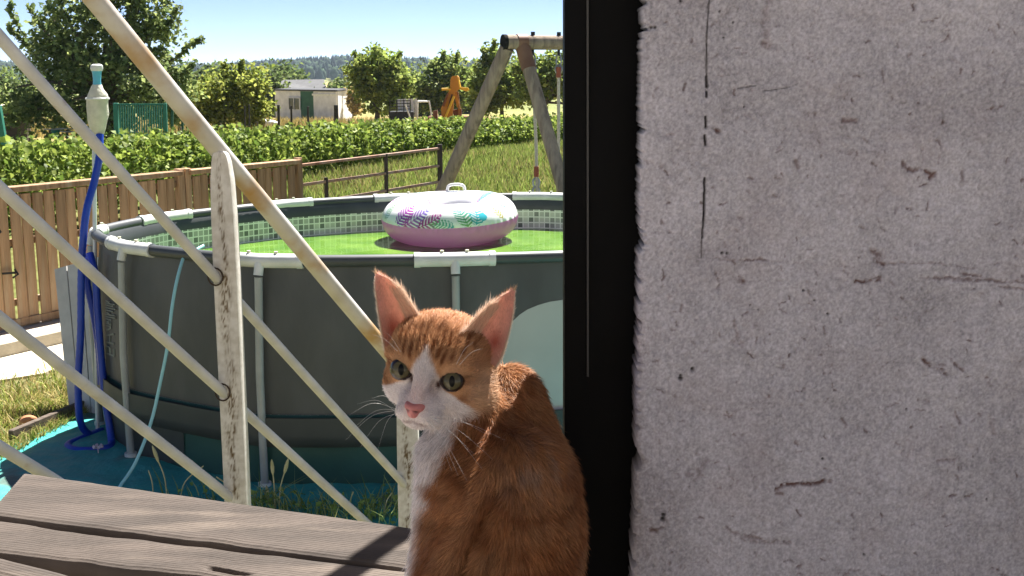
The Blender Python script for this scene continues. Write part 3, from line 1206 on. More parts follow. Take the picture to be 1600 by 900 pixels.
for px, redy in ((832, 268), (873, 113)):
    t = 0
    for t in np.linspace(0, 1, 400):
        q = A + (Bm - A) * t
        if proj(q)[0] > px:
            break
    hk = q + [0, 0, -.055]
    mb = MB()
    mb.tube([q + [0, 0, .09], q + [0, 0, .06]], .018, 8)
    mb.tube([q + [0, 0, -.05], q + [0, 0, -.11]], .012, 8)
    h = link('hook', sm(mb), M_BLACK, root)
    mb = MB()
    ring = lambda zc, hh, w: [hk + [w * math.cos(a), 0, zc + hh * math.sin(a)] for a in np.linspace(0, 2 * math.pi, 15)]
    mb.tube(ring(-.10, .06, .022), .008, 6)
    mb.tube(ring(-.17, .035, .028), .010, 6)
    link('shackle', sm(mb), M_STEEL, root)
    end = hk + [.05 if px < 850 else 0, 0, -1.55]
    zz = float(P(px, redy, q[1])[2])
    link('rope', sm(MB().tube([hk + [0, 0, -.19], (hk + end) / 2 + [.004, 0, 0], end], .014, 8)), M_ROPE, root)
    f = (hk[2] - zz) / 1.55
    rc = hk + (end - hk) * f
    link('rope_sleeve', sm(MB().tube([rc + [0, 0, .045], rc + [0, 0, -.045]], .022, 10)), M_RED, root)
    if px < 850:
        mb = MB()
        for k in range(2):
            mb.tube([rc + [.028 * math.cos(a), .0, -.10 - .075 * k + .045 * math.sin(a)] for a in np.linspace(0, 2 * math.pi, 15)], .010, 6)
        link('chain_link', sm(mb), M_STEEL, root)
    if px < 850:
        e0 = end
sc = (e0 + end) / 2
link('seat', MB().box((sc[0], sc[1], end[2]), (.50, .18, .03), None, .006), M_RED, root)

# ------------------------------------------------------------------ pool vacuum and hoses
VY = 6.62
M_BAG = mat('net_bag', (.72, .70, .58), (.58, .57, .46), .85, 22, bump=.5, bscale=60, trans=.25)
M_CYAN = mat('cyan_plastic', (.10, .42, .58), None, .35)
M_BLUE = mat('blue_hose', (.006, .035, .34), (.01, .055, .42), .38, 9, spec=.5)
root = thing('pool_vacuum', 'pool vacuum with cream net bag and cyan head standing upright on its white pole', 'pool vacuum', (*P(149, 690, VY)[:2], 0))
k = VY / FPX * 1.02


def lathe_px(rows, pxf):
    """rows (photo y, radius px); axis follows pxf(y)"""
    mb = MB()
    n = 20
    vs, fs = [], []
    for y, r in rows:
        c = P(pxf(y), y, VY)
        for q in range(n):
            a = 2 * math.pi * q / n
            vs.append((c[0] + r * k * math.cos(a), c[1] + r * k * math.sin(a), c[2]))
    for i in range(len(rows) - 1):
        for q in range(n):
            fs.append((i * n + q, i * n + (q + 1) % n, (i + 1) * n + (q + 1) % n, (i + 1) * n + q))
    fs += [tuple(range(n)), tuple(range((len(rows) - 1) * n, len(rows) * n))]
    return mb.add(vs, fs)


ax = lambda y: 151 + (y - 100) * .022
link('pole', sm(MB().tube([P(147, 214, VY), P(148, 372, VY), np.array([*P(150, 640, VY)[:2], 0.0])], .0115, 10)), M_WHITEP, root)
r_ = random.Random(2)
mb = lathe_px([(132, 6), (138, 9), (147, 14), (154, 16.5), (156, 16), (166, 15.5), (178, 15.8), (188, 14), (197, 12), (204, 10.5), (210, 8)], ax)
mb.v = [(x + (r_.random() - .5) * .008, y, z) for x, y, z in mb.v]
bag = link('net_bag', sm(mb), M_BAG, root)
link('bag_hoop', sm(lathe_px([(152.5, 17), (153, 17.6), (155, 17.6), (155.5, 17)], ax)), M_WHITEP, bag)
link('neck', sm(lathe_px([(110, 7.5), (116, 6.4), (126, 5.6), (134, 6.2)], ax)), M_CYAN, root)
link('top_cap', sm(lathe_px([(100, 5), (102, 8.6), (107, 9.2), (111, 8)], ax)), M_WHITEP, root)
link('connector', sm(lathe_px([(205, 6.5), (206, 7), (214, 7), (215, 6.4)], lambda y: 154)), M_CYAN, root)


def hose_path(pts, n=14):
    return smooth_path([P(*p) for p in pts], n)


root = thing('blue_hose', 'thick dark-blue pool hose hanging from the vacuum and looped on the tarp', 'hose', (*P(140, 700, 6.3)[:2], 0))
path = hose_path([(156, 210, 6.60), (155, 245, 6.56), (147, 285, 6.52), (136, 325, 6.46), (130, 372, 6.42), (127, 430, 6.42), (126, 520, 6.42), (122, 600, 6.42),
                  (126, 660, 6.45), (143, 680, 6.55), (160, 676, 6.62), (135, 693, 6.50), (108, 709, 6.36), (118, 719, 6.27), (142, 720, 6.26), (168, 712, 6.30),
                  (175, 702, 6.36), (171, 665, 6.44), (164, 620, 6.46), (157, 547, 6.46), (152, 480, 6.46), (149, 430, 6.47), (140, 395, 6.50)])
path = [q if q[2] > .02 else np.array([q[0], q[1], .02]) for q in path]
link('hose_tube', sm(MB().tube(path, [.0205 + .0012 * (i % 2) for i in range(len(path))], 12)), M_BLUE, root)
path = hose_path([(139, 400, 6.50), (136, 440, 6.50), (146, 490, 6.50), (154, 545, 6.52), (158, 600, 6.55)])
link('hose_end', sm(MB().tube(path, [.0195 + .0012 * (i % 2) for i in range(len(path))], 12)), M_BLUE, root)

path = hose_path([(318, 384, 6.05), (303, 392, 5.98), (290, 396, 5.93), (278, 432, 5.85), (269, 480, 5.80), (262, 540, 5.76), (250, 600, 5.74), (236, 660, 5.70), (212, 722, 5.62), (186, 762, 5.58)], 8)
tag(link('thin_hose', sm(MB().tube(path, .0085, 8)), mat('pale_blue_hose', (.30, .58, .62), None, .35)), 'thin pale-blue garden hose hanging over the pool rim to the ground', 'hose')

# ------------------------------------------------------------------ leaning board, border, tarp, litter
M_PANEL = mat('grey_panel', (.60, .585, .55), (.50, .49, .46), .7, 9, bump=.2)
root = thing('leaning_panel', 'grey grooved plank panel leaning behind the blue hose', 'panel', (*P(130, 640, 7.05)[:2], 0))
for i in range(4):
    a, b = i / 4, (i + 1) / 4
    tl, tr = np.array(P(84, 421, 7.35)), np.array(P(166, 398, 7.25))
    bl = np.array(P(108, 645, 7.0))
    br = np.array(P(178, 655, 6.9))
    bl[2] = br[2] = .0
    q = [bl + (br - bl) * (a + .012), bl + (br - bl) * (b - .012), tl + (tr - tl) * (b - .012), tl + (tr - tl) * (a + .012)]
    link('plank', MB().prism(q, (0.01, .022, 0)), M_PANEL, root)
mb = MB()
mb.prism([bl + [0, .03, 0], br + [0, .03, 0], tr + [0, .03, -.01], tl + [0, .03, -.01]], (0, .008, 0))
link('backing', mb, M_BLACK, root)
M_OLDWOOD = mat('dark_wood', (.085, .065, .05), (.14, .11, .085), .9, 8, bump=.5, bscale=40, stretch=(.5, 4, 4))
a, b = G(18, 697, 0), G(150, 640, 0)
tag(link('border_plank', MB().beam(a + [0, 0, .045], b + [0, 0, .045], .035, .10, .004), M_OLDWOOD), 'dark weathered border plank between the dry lawn and the turquoise tarp', 'plank')

M_TARP = mat('tarp_cloth', (.032, .27, .25), (.05, .34, .31), .5, 4, c3=(.09, .15, .125), s3=2.5, lo3=.60, bump=.7, bscale=9, spec=.3, bdist=.03)
gx, gy = np.meshgrid(np.linspace(0, 1, 90), np.linspace(0, 1, 90), indexing='ij')
q0, q1, q2, q3 = G(-70, 792, 0)[:2], G(14, 699, 0)[:2], np.array([-2.75, 8.9]), np.array([1.9, 9.0])
q4, q5 = np.array([1.9, 4.35]), np.array([-1.6, 4.2])
leftx = np.where(gy < .35, 0, 0)
def edge_l(t):
    return np.where(t[..., None] < .25, q0 + (q1 - q0) * (t[..., None] / .25), q1 + (G(150, 641, 0)[:2] - q1) * ((t[..., None] - .25) / .35).clip(0, 1) + np.array([.15, 1.6]) * ((t[..., None] - .6) / .4).clip(0, 1))
el = edge_l(gy)
er = q4 + (q3 - q4) * gy[..., None]
xy = el * (1 - gx[..., None]) + er * gx[..., None]
z = .010 + .018 * fbm(xy[..., 0] * 5, xy[..., 1] * 5, 3) + .010 * np.abs(np.sin(xy[..., 0] * 13 + 4 * fbm(xy[..., 0] * 2, xy[..., 1] * 2, 7)))
idx = np.arange(8100).reshape(90, 90)
tag(link('tarp', mesh_np('tarp', np.concatenate([xy, z[..., None]], -1).reshape(-1, 3), np.stack([idx[:-1, :-1], idx[1:, :-1], idx[1:, 1:], idx[:-1, 1:]], -1).reshape(-1, 4), None, True), M_TARP),
    'wrinkled turquoise ground tarp spread under the pool', 'tarp')
p = G(45, 668, .03)
mb = MB()
mb.tube(smooth_path([p + [-.05, 0, 0], p + [-.01, 0, .045], p + [.05, .01, .05]], 5), [.012, .02, .026, .03, .032, .032, .03, .028, .024, .018, .008], 8)
tag(link('clay_shard', sm(mb), mat('terracotta', (.50, .22, .10), (.42, .2, .1), .8, 20)), 'small orange clay shard lying at the lawn edge', 'shard')
p = G(157, 672, 0)
mb = MB().lathe([(.055, 0), (.06, .03), (.045, .07), (.025, .105), (.006, .125)], p + [0, .12, .01], 16)
tag(link('plastic_cone', sm(mb), M_WHITEP), 'small white plastic cone standing behind the blue hose', 'cone')
p = G(153, 700, .05)
mb = MB()
for q in range(6):
    a = q * math.pi / 3
    mb.tube([p, p + [.028 * math.cos(a), .028 * math.sin(a), .012]], [.004, .009], 6)
mb.tube([p + [0, 0, -.05], p], .003, 5)
tag(link('white_flower', sm(mb), mat('petal', (.62, .52, .56), None, .7)), 'tiny pale star-shaped flower inside the hose loop', 'flower')


def build_weeds():
    r = np.random.default_rng(31)
    X, Y = [], []
    for px, py, s, n in ((412, 800, .05, 70), (450, 806, .06, 60), (500, 814, .07, 60), (592, 812, .07, 130), (345, 784, .07, 36), (315, 776, .06, 24), (255, 775, .10, 22), (540, 818, .08, 40)):
        g = G(px, py, 0)
        X.append(g[0] + r.normal(size=n) * s)
        Y.append(g[1] + r.normal(size=n) * s * 1.2)
    X, Y = np.concatenate(X), np.concatenate(Y)
    k = Y < 5.55
    X, Y = X[k], Y[k]
    link('weed_grass', blades('weed_grass', X, Y, r.uniform(.05, .2, len(X)), .007, (.16, .24, .05), (.48, .50, .20), 8, lean=.8), M_GRASS, kind='stuff')
    cen = np.stack([X, Y, r.uniform(.02, .11, len(X))], -1)[::2]
    link('weed_leaf', leaves_mesh('weed_leaf', cen, .032, leaf_cols(len(cen), (.16, .26, .05), (.36, .46, .12), r), .5, seed=9), M_GRASS, kind='stuff')
    # lawn, dry, left of the border plank
    n = 15000
    t = r.uniform(0, 1, (n, 2))
    c = [G(-40, 745, 0), G(20, 700, 0), G(150, 642, 0), fp(2.0, .95, 0), fp(-2.0, .95, 0)]
    A_, B_ = c[0] + (c[2] - c[0]) * t[:, :1], c[4] + (c[3] - c[4]) * t[:, :1]
    q = A_ * (1 - t[:, 1:]) + B_ * t[:, 1:]
    den = fbm(q[:, 0] * 3, q[:, 1] * 3, 77)
    keep = r.uniform(size=n) < np.clip((1.12 - t[:, 1]) * 1.6 * den * 1.6, .03, 1)
    q, den = q[keep], den[keep]
    dry = r.uniform(size=len(q)) < .45
    for m, nm, b0, b1 in ((dry, 'dry_lawn', (.34, .27, .10), (.58, .48, .20)), (~dry, 'lawn', (.13, .18, .03), (.36, .40, .09))):
        link(nm, blades(nm, q[m, 0], q[m, 1], r.uniform(.03, .10, m.sum()), .010, b0, b1, 10, lean=.9), M_GRASS, kind='stuff')


build_weeds()
M_STALK = mat('dry_stalk', (.42, .38, .18), (.55, .50, .28), .8, 20)
r_ = random.Random(5)
SG = 'dry grass stalks sprouting in front of the pool'
stalk_list = [(262, 790, 245, 715, 30), (240, 785, 232, 735, 0), (330, 775, 300, 720, 0), (280, 790, 318, 728, 0), (430, 805, 426, 735, 26), (436, 806, 446, 733, 26), (545, 815, 552, 768, 0), (600, 815, 612, 770, 0), (375, 800, 338, 745, 0), (420, 800, 418, 770, 18)]
stalk_lab = ['tall grass stalk with a pale seed head, left of all the stalks with heads', 'bare grass stalk leaning just left of the tall seed head', 'bare grass stalk leaning left in front of the blue hose loop', 'bare grass stalk leaning right toward the pool side',
             'seed-headed stalk left of its taller twin beside the pool leg', 'taller seed-headed stalk right of the pool leg', 'short bare stalk under the lowest handrail tube', 'thin stalk close to the cat\'s chest', 'arching bare stalk left of the rusty post', 'short seed-headed stalk hugging the pool leg']
for (px0, py0, px1, py1, hd), lab in zip(stalk_list, stalk_lab):
    a = G(px0, py0, -.01)
    b = P(px1, py1, a[1] + .03)
    m_ = (a + b) / 2 + [(b[0] - a[0]) * -.25, 0, .02]
    root = thing('grass_stalk', lab, 'grass stalk', (a[0], a[1], 0), SG)
    link('stem', MB().tube(smooth_path([a, m_, b], 5), .0032, 5), M_STALK, root)
    if hd:
        dd = (b - m_) / np.linalg.norm(b - m_)
        L_ = hd / FPX * a[1]
        mb = MB().tube([b - dd * L_ * .3 + dd * L_ * t for t in (0, .2, .5, .8, 1)], [.003, .008, .010, .007, .002], 7)
        link('seed_head', mb, M_STALK, root)

# ------------------------------------------------------------------ far things behind the vines
M_SHEDW = mat('white_sheet', (.66, .67, .70), (.52, .53, .56), .6, 3)
M_GREEN = mat('dark_green_paint', (.02, .085, .05), (.03, .11, .065), .6, 4)
M_ROOFD = mat('dark_roof', (.05, .05, .052), None, .7)
M_GLASSD = mat('dark_window', (.02, .035, .03), None, .1, spec=.6)


def wallquad(a, b, z0, z1, th=.08):
    """upright slab from a to b (x, y), z0..z1, thickness away from the viewer"""
    a, b = np.array(a[:2]), np.array(b[:2])
    d = (b - a) / np.linalg.norm(b - a)
    n = np.array([-d[1], d[0]])
    if n[1] < 0:
        n = -n
    return MB().prism([(a[0], a[1], z0), (b[0], b[1], z0), (b[0], b[1], z1), (a[0], a[1], z1)], (n[0] * th, n[1] * th, 0))


Cc, La, Ra = P(527, 165, 66)[:2], P(430, 165, 69)[:2], P(550, 165, 71)[:2]
zb = float(gz(0, 66)) - .1
zt = float(P(527, 143, 66)[2])
root = thing('white_shed', 'low white flat-roofed shed with a dark green door bay', 'shed', (Cc[0], Cc[1], zb))
D = Cc - La


def on(f):
    return La + D * f


def px_f(px):
    return (px - 430) / 97.0


link('wall', wallquad(on(0), on(px_f(471)), zb, zt), M_SHEDW, root)
link('wall', wallquad(on(px_f(491)), on(1), zb, zt - .02), M_SHEDW, root)
link('door', wallquad(on(px_f(471)), on(px_f(491)), zb, zt - .01, .05), M_GREEN, root)
zy = lambda y: float(P(480, y, 67.5)[2])
off = np.array([-.0, -.05])
w = link('window', wallquad(on(px_f(452)) + off, on(px_f(469)) + off, zy(171), zy(154), .04), M_GLASSD, root)
mb = MB()
for a_, b_ in ((451, 452.3), (469, 470.3), (460, 460.7)):
    q = wallquad(on(px_f(a_)) + off * 2, on(px_f(b_)) + off * 2, zy(172), zy(153), .05)
    mb.add(q.v, q.f)
q = wallquad(on(px_f(451)) + off * 2.2, on(px_f(470.3)) + off * 2.2, zy(153.6), zy(152.4), .05)
mb.add(q.v, q.f)
link('frame', mb, M_SHEDW, w)
link('lintel', wallquad(on(px_f(489)) + off, on(px_f(526)) + off, zy(149), zy(146), .04), M_WHITEP, root)
link('end_wall', wallquad(Cc + [.004, .004], Ra, zb, zt), mat('sunlit_white', (.80, .80, .80), (.74, .74, .74), .6, 3), root)
bk = La + (Ra - Cc)
mb = MB().prism([(*(La - D * .01 + [0, -.12]), zt), (*(Cc + [.05, -.15]), zt), (*(Ra + [.1, 0]), zt), (*bk, zt)], (0, 0, .09))
link('roof', mb, M_ROOFD, root)
link('back_wall', wallquad(bk, Ra, zb, zt - .03), M_SHEDW, root)

root = thing('barn', 'distant low barn with a plain grey roof, behind the white shed', 'barn', (*P(475, 150, 100)[:2], float(gz(0, 100))))
a0, a1 = P(425, 146, 100), P(512, 146, 97)
g = float(gz(0, 100))
e0, e1 = a0[2], a0[2]
r0 = P(440, 127, 104)
r1 = P(506, 126, 101)
mb = MB()
mb.add([a0, a1, r1, r0], [(0, 1, 2, 3)])
mb.prism([a0, a1, r1, r0], (0, .05, .12))
link('roof', mb, mat('grey_roof', (.13, .13, .13), (.10, .10, .10), .8, 2), root)
link('wall', wallquad(a0 + [.4, .6, 0], a1 + [-.4, .6, 0], g, a0[2]), M_SHEDW, root)
mb = MB()
mb.prism([a1 + [-.3, .5, 0], r1 + [0, 0, -.1], (r1[0] + 2.2, r1[1] + 6, a1[2])], (0, .1, 0))
link('gable', mb, mat('tan_wall', (.42, .30, .12), None, .9), root)
tree('dry_bush', 'straw-coloured withered bush at the right end of the white shed', 'bush', 553, 68, float(gz(0, 68)), [(553, 148, 8, 9), (549, 160, 6, 14), (556, 165, 8, 12)], 40, 900, .22, .14, (.34, .26, .10), (.50, .42, .20), .05, seed=71, limbs=5)

# black posts in front of the shed
PG = 'black posts in the straw behind the vines'
for px, y0, y1, w, lab in ((382, 165, 200, .05, 'thin black post at the right edge of the yellow-green bush, left of a pair'), (389, 163, 200, .055, 'thin black post at the right edge of the yellow-green bush, right of a pair'), (435, 164, 202, .085, 'black post before the left corner of the white shed'),
                       (455, 165, 200, .065, 'black post in front of the shed window'), (481, 166, 201, .07, 'black post in front of the green shed door'), (525, 164, 199, .14, 'thickest black post, before the right corner of the shed')):
    a, b = P(px, y0, 33), P(px + 1, y1 + 12, 33)
    tag(link('fence_post', MB().beam((b[0], b[1], min(b[2], float(gz(0, 33)) - .1)), a, w * .8, w * .8, .006), M_BLACK), lab, 'post', PG)

# cage trailer
TY = 45
root = thing('stock_trailer', 'small trailer with black body and white slatted side beside the digger', 'trailer', (*P(630, 185, TY)[:2], float(gz(0, TY))))
link('body', MB().box(P(627, 183, TY + .6), (.95, .8, .48), Matrix.Rotation(.15, 3, 'Z'), .03), mat('black_panel', (.025, .027, .03), None, .6), root)
mb = MB()
for i in range(5):
    mb.beam(P(609 + i * .3, 158 + i * 4.4, TY), P(641, 157 + i * 4.4, TY), .024, .028)
for px in (609, 620, 631, 641):
    mb.beam(P(px, 156, TY), P(px, 180, TY), .035, .035, up=(0, 1, 0))
link('cage', mb, M_BLACK, root)
for i in range(6):
    a, b = P(623 + i * 5.2, 155 - i * .2, TY + .9), P(624.5 + i * 5.2, 180 + i * .6, TY + .9)
    link('slat', MB().beam(b, a, .105, .03, up=(0, 1, 0)), M_WHITEP, root)
link('strut', MB().beam(P(633, 163, TY - .2), P(642, 187, TY - .2), .05, .05, up=(0, 1, 0)), M_WHITEP, root)
for px in (618, 636):
    c = P(px, 190, TY - .1)
    c[2] = float(gz(0, TY)) + .20
    mb = MB().tube([c + [0, -.09, 0], c + [0, .09, 0]], .20, 18)
    wh = link('wheel', mb, M_BLACK, root)
    link('hub', MB().tube([c + [0, -.11, 0], c + [0, -.08, 0]], .10, 14), M_WHITEP, wh)
root = thing('tube_frame', 'white bent-tube frame standing between the trailer and the digger', 'frame', (*P(665, 185, 46)[:2], float(gz(0, 46))))
link('hoop', sm(MB().tube(smooth_path([P(653, 159, 46), P(668, 159, 46), P(671, 161, 46), P(676, 195, 46)], 5), .028, 8)), M_WHITEP, root)
link('hoop', sm(MB().tube(smooth_path([P(652, 195, 46.6), P(653, 160, 46.6), P(654, 158, 46.6), P(668, 158.5, 46.6)], 5), .035, 8)), M_WHITEP, root)

# digger arm
DY = 43
M_DIG = mat('digger_orange', (.50, .21, .018), (.40, .16, .015), .55, 3, c3=(.22, .09, .03), s3=2)
M_DIGY = mat('digger_yellow', (.62, .36, .03), None, .5)
root = thing('digger', 'orange-yellow digger with its folded arm raised, half hidden by the vines', 'digger', (*P(700, 187, DY)[:2], float(gz(0, DY))))


def ppx(pts, Y, th):
    return MB().prism([P(x, y, Y) for x, y in pts], (0, th, 0))


link('boom', ppx([(689, 169), (702.5, 140), (711, 143), (708.5, 156), (705.5, 205), (692, 205)], DY, .45), M_DIG, root)
link('gap_strip', ppx([(698.5, 171), (705.5, 147), (707.2, 147.5), (701, 172)], DY - .02, .1), M_BLACK, root)  # raised black strip stands in for the dark gap; no opening is cut
link('rear_leg', ppx([(712, 142), (716, 144), (723, 205), (717, 205), (715.5, 172)], DY + .25, .25), bpy.data.materials.get('digger_brown') or mat('digger_brown', (.30, .13, .03), (.2, .085, .03), .7, 3), root)  # rear leg in a darker brown than the boom
link('arm_head', ppx([(702.5, 141), (704, 124), (706, 119), (714, 118), (717, 121), (717.5, 128), (719, 138), (712, 144)], DY - .06, .5), M_DIG, root)
link('edge_plate', ppx([(714, 119.5), (716.5, 121), (719.5, 137), (717.5, 138)], DY - .1, .52), M_DIGY, root)
link('strut', ppx([(709, 146), (713, 142), (717, 163), (714, 168)], DY + .1, .2), M_DIG, root)
link('strut', ppx([(691, 165), (699, 145), (701, 146), (693.5, 167)], DY - .12, .12), mat('rust_brown', (.16, .06, .03), None, .8), root)
link('ram', MB().tube([P(690, 139.5, DY - .1), P(704, 139, DY - .1)], .045, 8), M_DIGY, root)
link('bracket', ppx([(718, 136), (731, 137), (733, 141), (729, 143), (719, 140)], DY + .1, .25), M_DIGY, root)
link('cylinder', MB().tube([P(709.5, 150, DY - .12), P(695, 186, DY - .12)], .05, 8), M_DIGY, root)
link('chassis', MB().box(P(700, 196, DY + .8), (1.5, 1.1, .7), None, .05), bpy.data.materials['rust_brown'], root)
link('outrigger', ppx([(676, 174), (683, 172), (684, 200), (678, 200)], DY, .3), bpy.data.materials['rust_brown'], root)
link('outrigger', ppx([(708, 172), (721, 170), (722, 200), (710, 200)], DY + .3, .2), bpy.data.materials['rust_brown'], root)

# green bar fence panel under the big tree
M_GRN = mat('green_powder', (.03, .17, .115), (.04, .2, .14), .5, 8)
FY = 22.0
root = thing('green_fence', 'green upright-bar fence panel behind the vines at left', 'fence', (*P(220, 215, FY)[:2], float(gz(0, FY))))
for px, y0, y1, w in ((181, 161, 220, .085), (258, 161, 220, .055)):
    link('post', MB().beam(P(px + 2, y1, FY), P(px, y0, FY), w, w, .004, up=(0, 1, 0)), M_GRN, root)
for i in range(20):
    x = 184.5 + i * 3.75
    link('bar', MB().beam(P(x, 214, FY), P(x, 163, FY), .022, .022, up=(0, 1, 0)), M_GRN, root)
for y in (163, 211):
    link('rail', MB().beam(P(181, y, FY), P(258, y, FY), .035, .03), M_GRN, root)
for px, lab in ((269, 'slim dark-green post right of the green fence panel'), (285, 'slim dark-green post beside the handrail tube, further from the green panel')):
    tag(link('fence_post', MB().beam(P(px, 222, FY), P(px, 170, FY), .04, .04, .004, up=(0, 1, 0)), M_GREEN), lab, 'post', 'green posts at left')
tag(link('fence_post', MB().beam(P(8, 232, 20), P(-3, 165, 20), .09, .09, .005, up=(0, 1, 0)), M_GRN), 'light green post leaning at the far left edge', 'post', 'green posts at left')
root = thing('lean_to', 'dark lean-to shelter with a pale roof edge at the far left', 'shelter', (*P(10, 215, 29)[:2], float(gz(0, 29))))
link('roof', MB().prism([P(-50, 169, 28), P(45, 168, 28), P(50, 166, 31), P(-50, 166, 31)], (0, 0, .05)), mat('pale_sheet', (.5, .46, .38), None, .7), root)
link('back_wall', wallquad(P(-50, 200, 30.5), P(46, 200, 30.5), float(gz(0, 30)) - .1, float(P(0, 172, 28)[2])), M_OLDWOOD, root)
for px in (-45, 41):
    link('post', MB().beam(P(px, 225, 28.2), P(px, 171, 28.2), .08, .08, up=(0, 1, 0)), M_OLDWOOD, root)
root = thing('work_table', 'small table with pale boards under the big dark tree', 'table', (*P(95, 215, 25)[:2], float(gz(0, 25))))
for y, x0, x1 in ((202, 73, 92), (201, 94, 108), (205.5, 95, 112)):
    link('board', MB().beam(P(x0, y, 25), P(x1, y, 25.2), .3, .025), M_CONC, root)
for x in (78, 105):
    link('leg', MB().beam(P(x, 228, 25.1), P(x, 203, 25.1), .04, .04, up=(0, 1, 0)), M_OLDWOOD, root)
c = P(87, 210, 24.6)
mb = MB().lathe([(.055, -.09), (.085, .075), (.09, .09)], c, 16)
tag(link('bucket', sm(mb), M_GRN), 'small green bucket hanging before the pale boards', 'bucket')
c = P(415, 195, 40)
root = thing('pale_bundle', 'low pale rounded bundle lying behind the vines left of the white shed', 'bundle', (c[0], c[1], float(gz(0, 40))))
mb = MB()
for i in range(9):
    t = i / 8
pts = [c + [(t - .5) * 1.0, 0, 0] for t in np.linspace(0, 1, 11)]
mb.tube(pts, [.02 + .17 * math.sin(math.pi * t) ** .5 for t in np.linspace(0, 1, 11)], 12)
link('cover', sm(mb), M_WHITEP, root)

# ------------------------------------------------------------------ stair railing
LZ0 = 1.64
Y1, Y2 = 2.4, 3.03
X1, X2 = P(352, 450, Y1)[0], P(635, 700, Y2)[0]
MS = (X2 - X1) / (Y2 - Y1)


def rail_pt(px, py):
    r = ray(px, py)
    Y = (X1 - MS * Y1) / (r[0] - MS)
    return _C + r * Y


M_PAINT = mat('worn_white_paint', (.50, .495, .49), (.39, .385, .375), .5, 16, c3=(.26, .15, .07), s3=9, lo3=.64, hi3=.74, bump=.25, bscale=60, bdist=.002)
M_PAINTH = mat('rusty_handrail_paint', (.50, .48, .45), (.41, .385, .35), .5, 10, c3=(.36, .20, .06), s3=5, lo3=.50, hi3=.66, bump=.25, bscale=60, bdist=.002)
b0 = rail_pt(365, 780)
root = thing('stair_railing', 'white-painted rusty tube railing of the outdoor stairs', 'railing', (b0[0], b0[1], 0))


def rail(pa, pb, r, m, name):
    a, b = rail_pt(*pa), rail_pt(*pb)
    d = (b - a)
    pts = [a + d * t + np.array([.0012 * math.sin(t * 9), 0, .0012 * math.sin(t * 14)]) for t in np.linspace(0, 1, 24)]
    return link(name, sm(MB().tube(pts, r, 18)), m, root)


L1 = lambda x: 33 + 1.204 * (x - 175)
rail((-60, L1(-60)), (640, L1(640)), .0192, M_PAINTH, 'handrail')
L2 = lambda x: 60 + 1.105 * x
rail((-330, L2(-330)), (640, L2(640)), .0108, M_PAINT, 'rail')
L3 = lambda x: 295 + .912 * x
rail((-330, L3(-330)), (640, L3(640)), .0108, M_PAINT, 'rail')
L4 = lambda x: 497 + .778 * x
rail((-330, L4(-330)), (520, L4(520)), .0108, M_PAINT, 'rail')
L5 = lambda x: 698 + .62 * x
rail((-330, L5(-330)), (300, L5(300)), .0108, M_PAINT, 'rail')
# the handrail on the other side of the stairs, beyond the door frame: its shadow crosses the boards
sdir = np.array([.44, .85, -.88])
qh = np.array([-.112, 1.215, LZ0]) + .9 * np.array(SUN_DIR) / SUN_DIR.z
link('handrail', sm(MB().tube([qh - sdir * .55, qh, qh + sdir * 1.2], .0168, 14)), M_PAINTH, root)
qe = qh + sdir * .25
link('post', MB().beam((qe[0], qe[1], 0), (qe[0], qe[1], qe[2] - .015), .045, .045, .003, up=(0, 1, 0)), M_PAINT, root)


def stair_post(px, ytop, Y, hw, thick, name, seed):
    """flat iron post with a tapered head, rust streak down the middle of its face"""
    c = P(px, ytop, Y)
    H = c[2]
    zs = np.concatenate([np.arange(0, H - .9, .03), np.linspace(H - .9, H, 170)])
    n = 21
    V, C_ = [], []
    r = np.random.default_rng(seed)
    for z in zs:
        d = H - z
        w = hw * np.interp(d, [0, .006, .02, .06, .13, .25], [.42, .60, .72, .88, .96, 1])
        loop = [(u, 0) for u in np.linspace(-1, 1, n)] + [(1, thick * .33), (1, thick * .66)] + [(u, thick) for u in np.linspace(1, -1, 5)] + [(-1, thick * .66), (-1, thick * .33)]
        for u, v in loop:
            e = .0015 if abs(u) > .99 and v in (0, thick) else 0
            V.append((c[0] + u * (w - e), c[1] + v + (e if v == 0 else 0), z))
            col = np.array([.60, .575, .53])
            if v == 0:
                wob = .12 * math.sin(z * 23 + seed) + .35 * (float(fbm(np.array([z * 18.0]), np.array([3.0]), seed)[0]) - .5)
                str_ = float(np.interp(d, [0, .03, .06, .25, .27, .30, .42, .50, .515, .56, .64, .8], [.5, .4, .85, .6, 1.0, 1.0, .35, .6, 1, .8, .6, .5]))
                wid = float(np.interp(d, [0, .05, .25, .29, .4, .52, .7], [.4, .30, .36, .7, .45, .75, .6]))
                nz = float(fbm(np.array([u * 11 + 40.0]), np.array([z * 120]), seed + 3, 3)[0])
                k_ = max(0, 1 - abs(u - wob) / wid) * str_ * (.05 + 3.4 * max(0, nz - .45))
                k_ = min(1, k_ * 2.2)
                col = col * (1 - k_) + np.array([.12, .075, .03]) * k_
            col = col * (.9 + .2 * float(fbm(np.array([u * 2.0]), np.array([z * 9]), 2)[0]))
            C_.append(col)
    m = len(loop)
    F = [(i * m + k, i * m + (k + 1) % m, (i + 1) * m + (k + 1) % m, (i + 1) * m + k) for i in range(len(zs) - 1) for k in range(m)]
    me = mesh_np(name, np.array(V), [np.array(F), np.arange((len(zs) - 1) * m, len(zs) * m)[None]], np.array(C_))
    return link(name, me, bpy.data.materials.get('rust_streaked_post') or mat('rust_streaked_post', (1, 1, 1), (.8, .78, .74), .55, 60, attr='Col', bump=.2, bscale=150, bdist=.002), root)


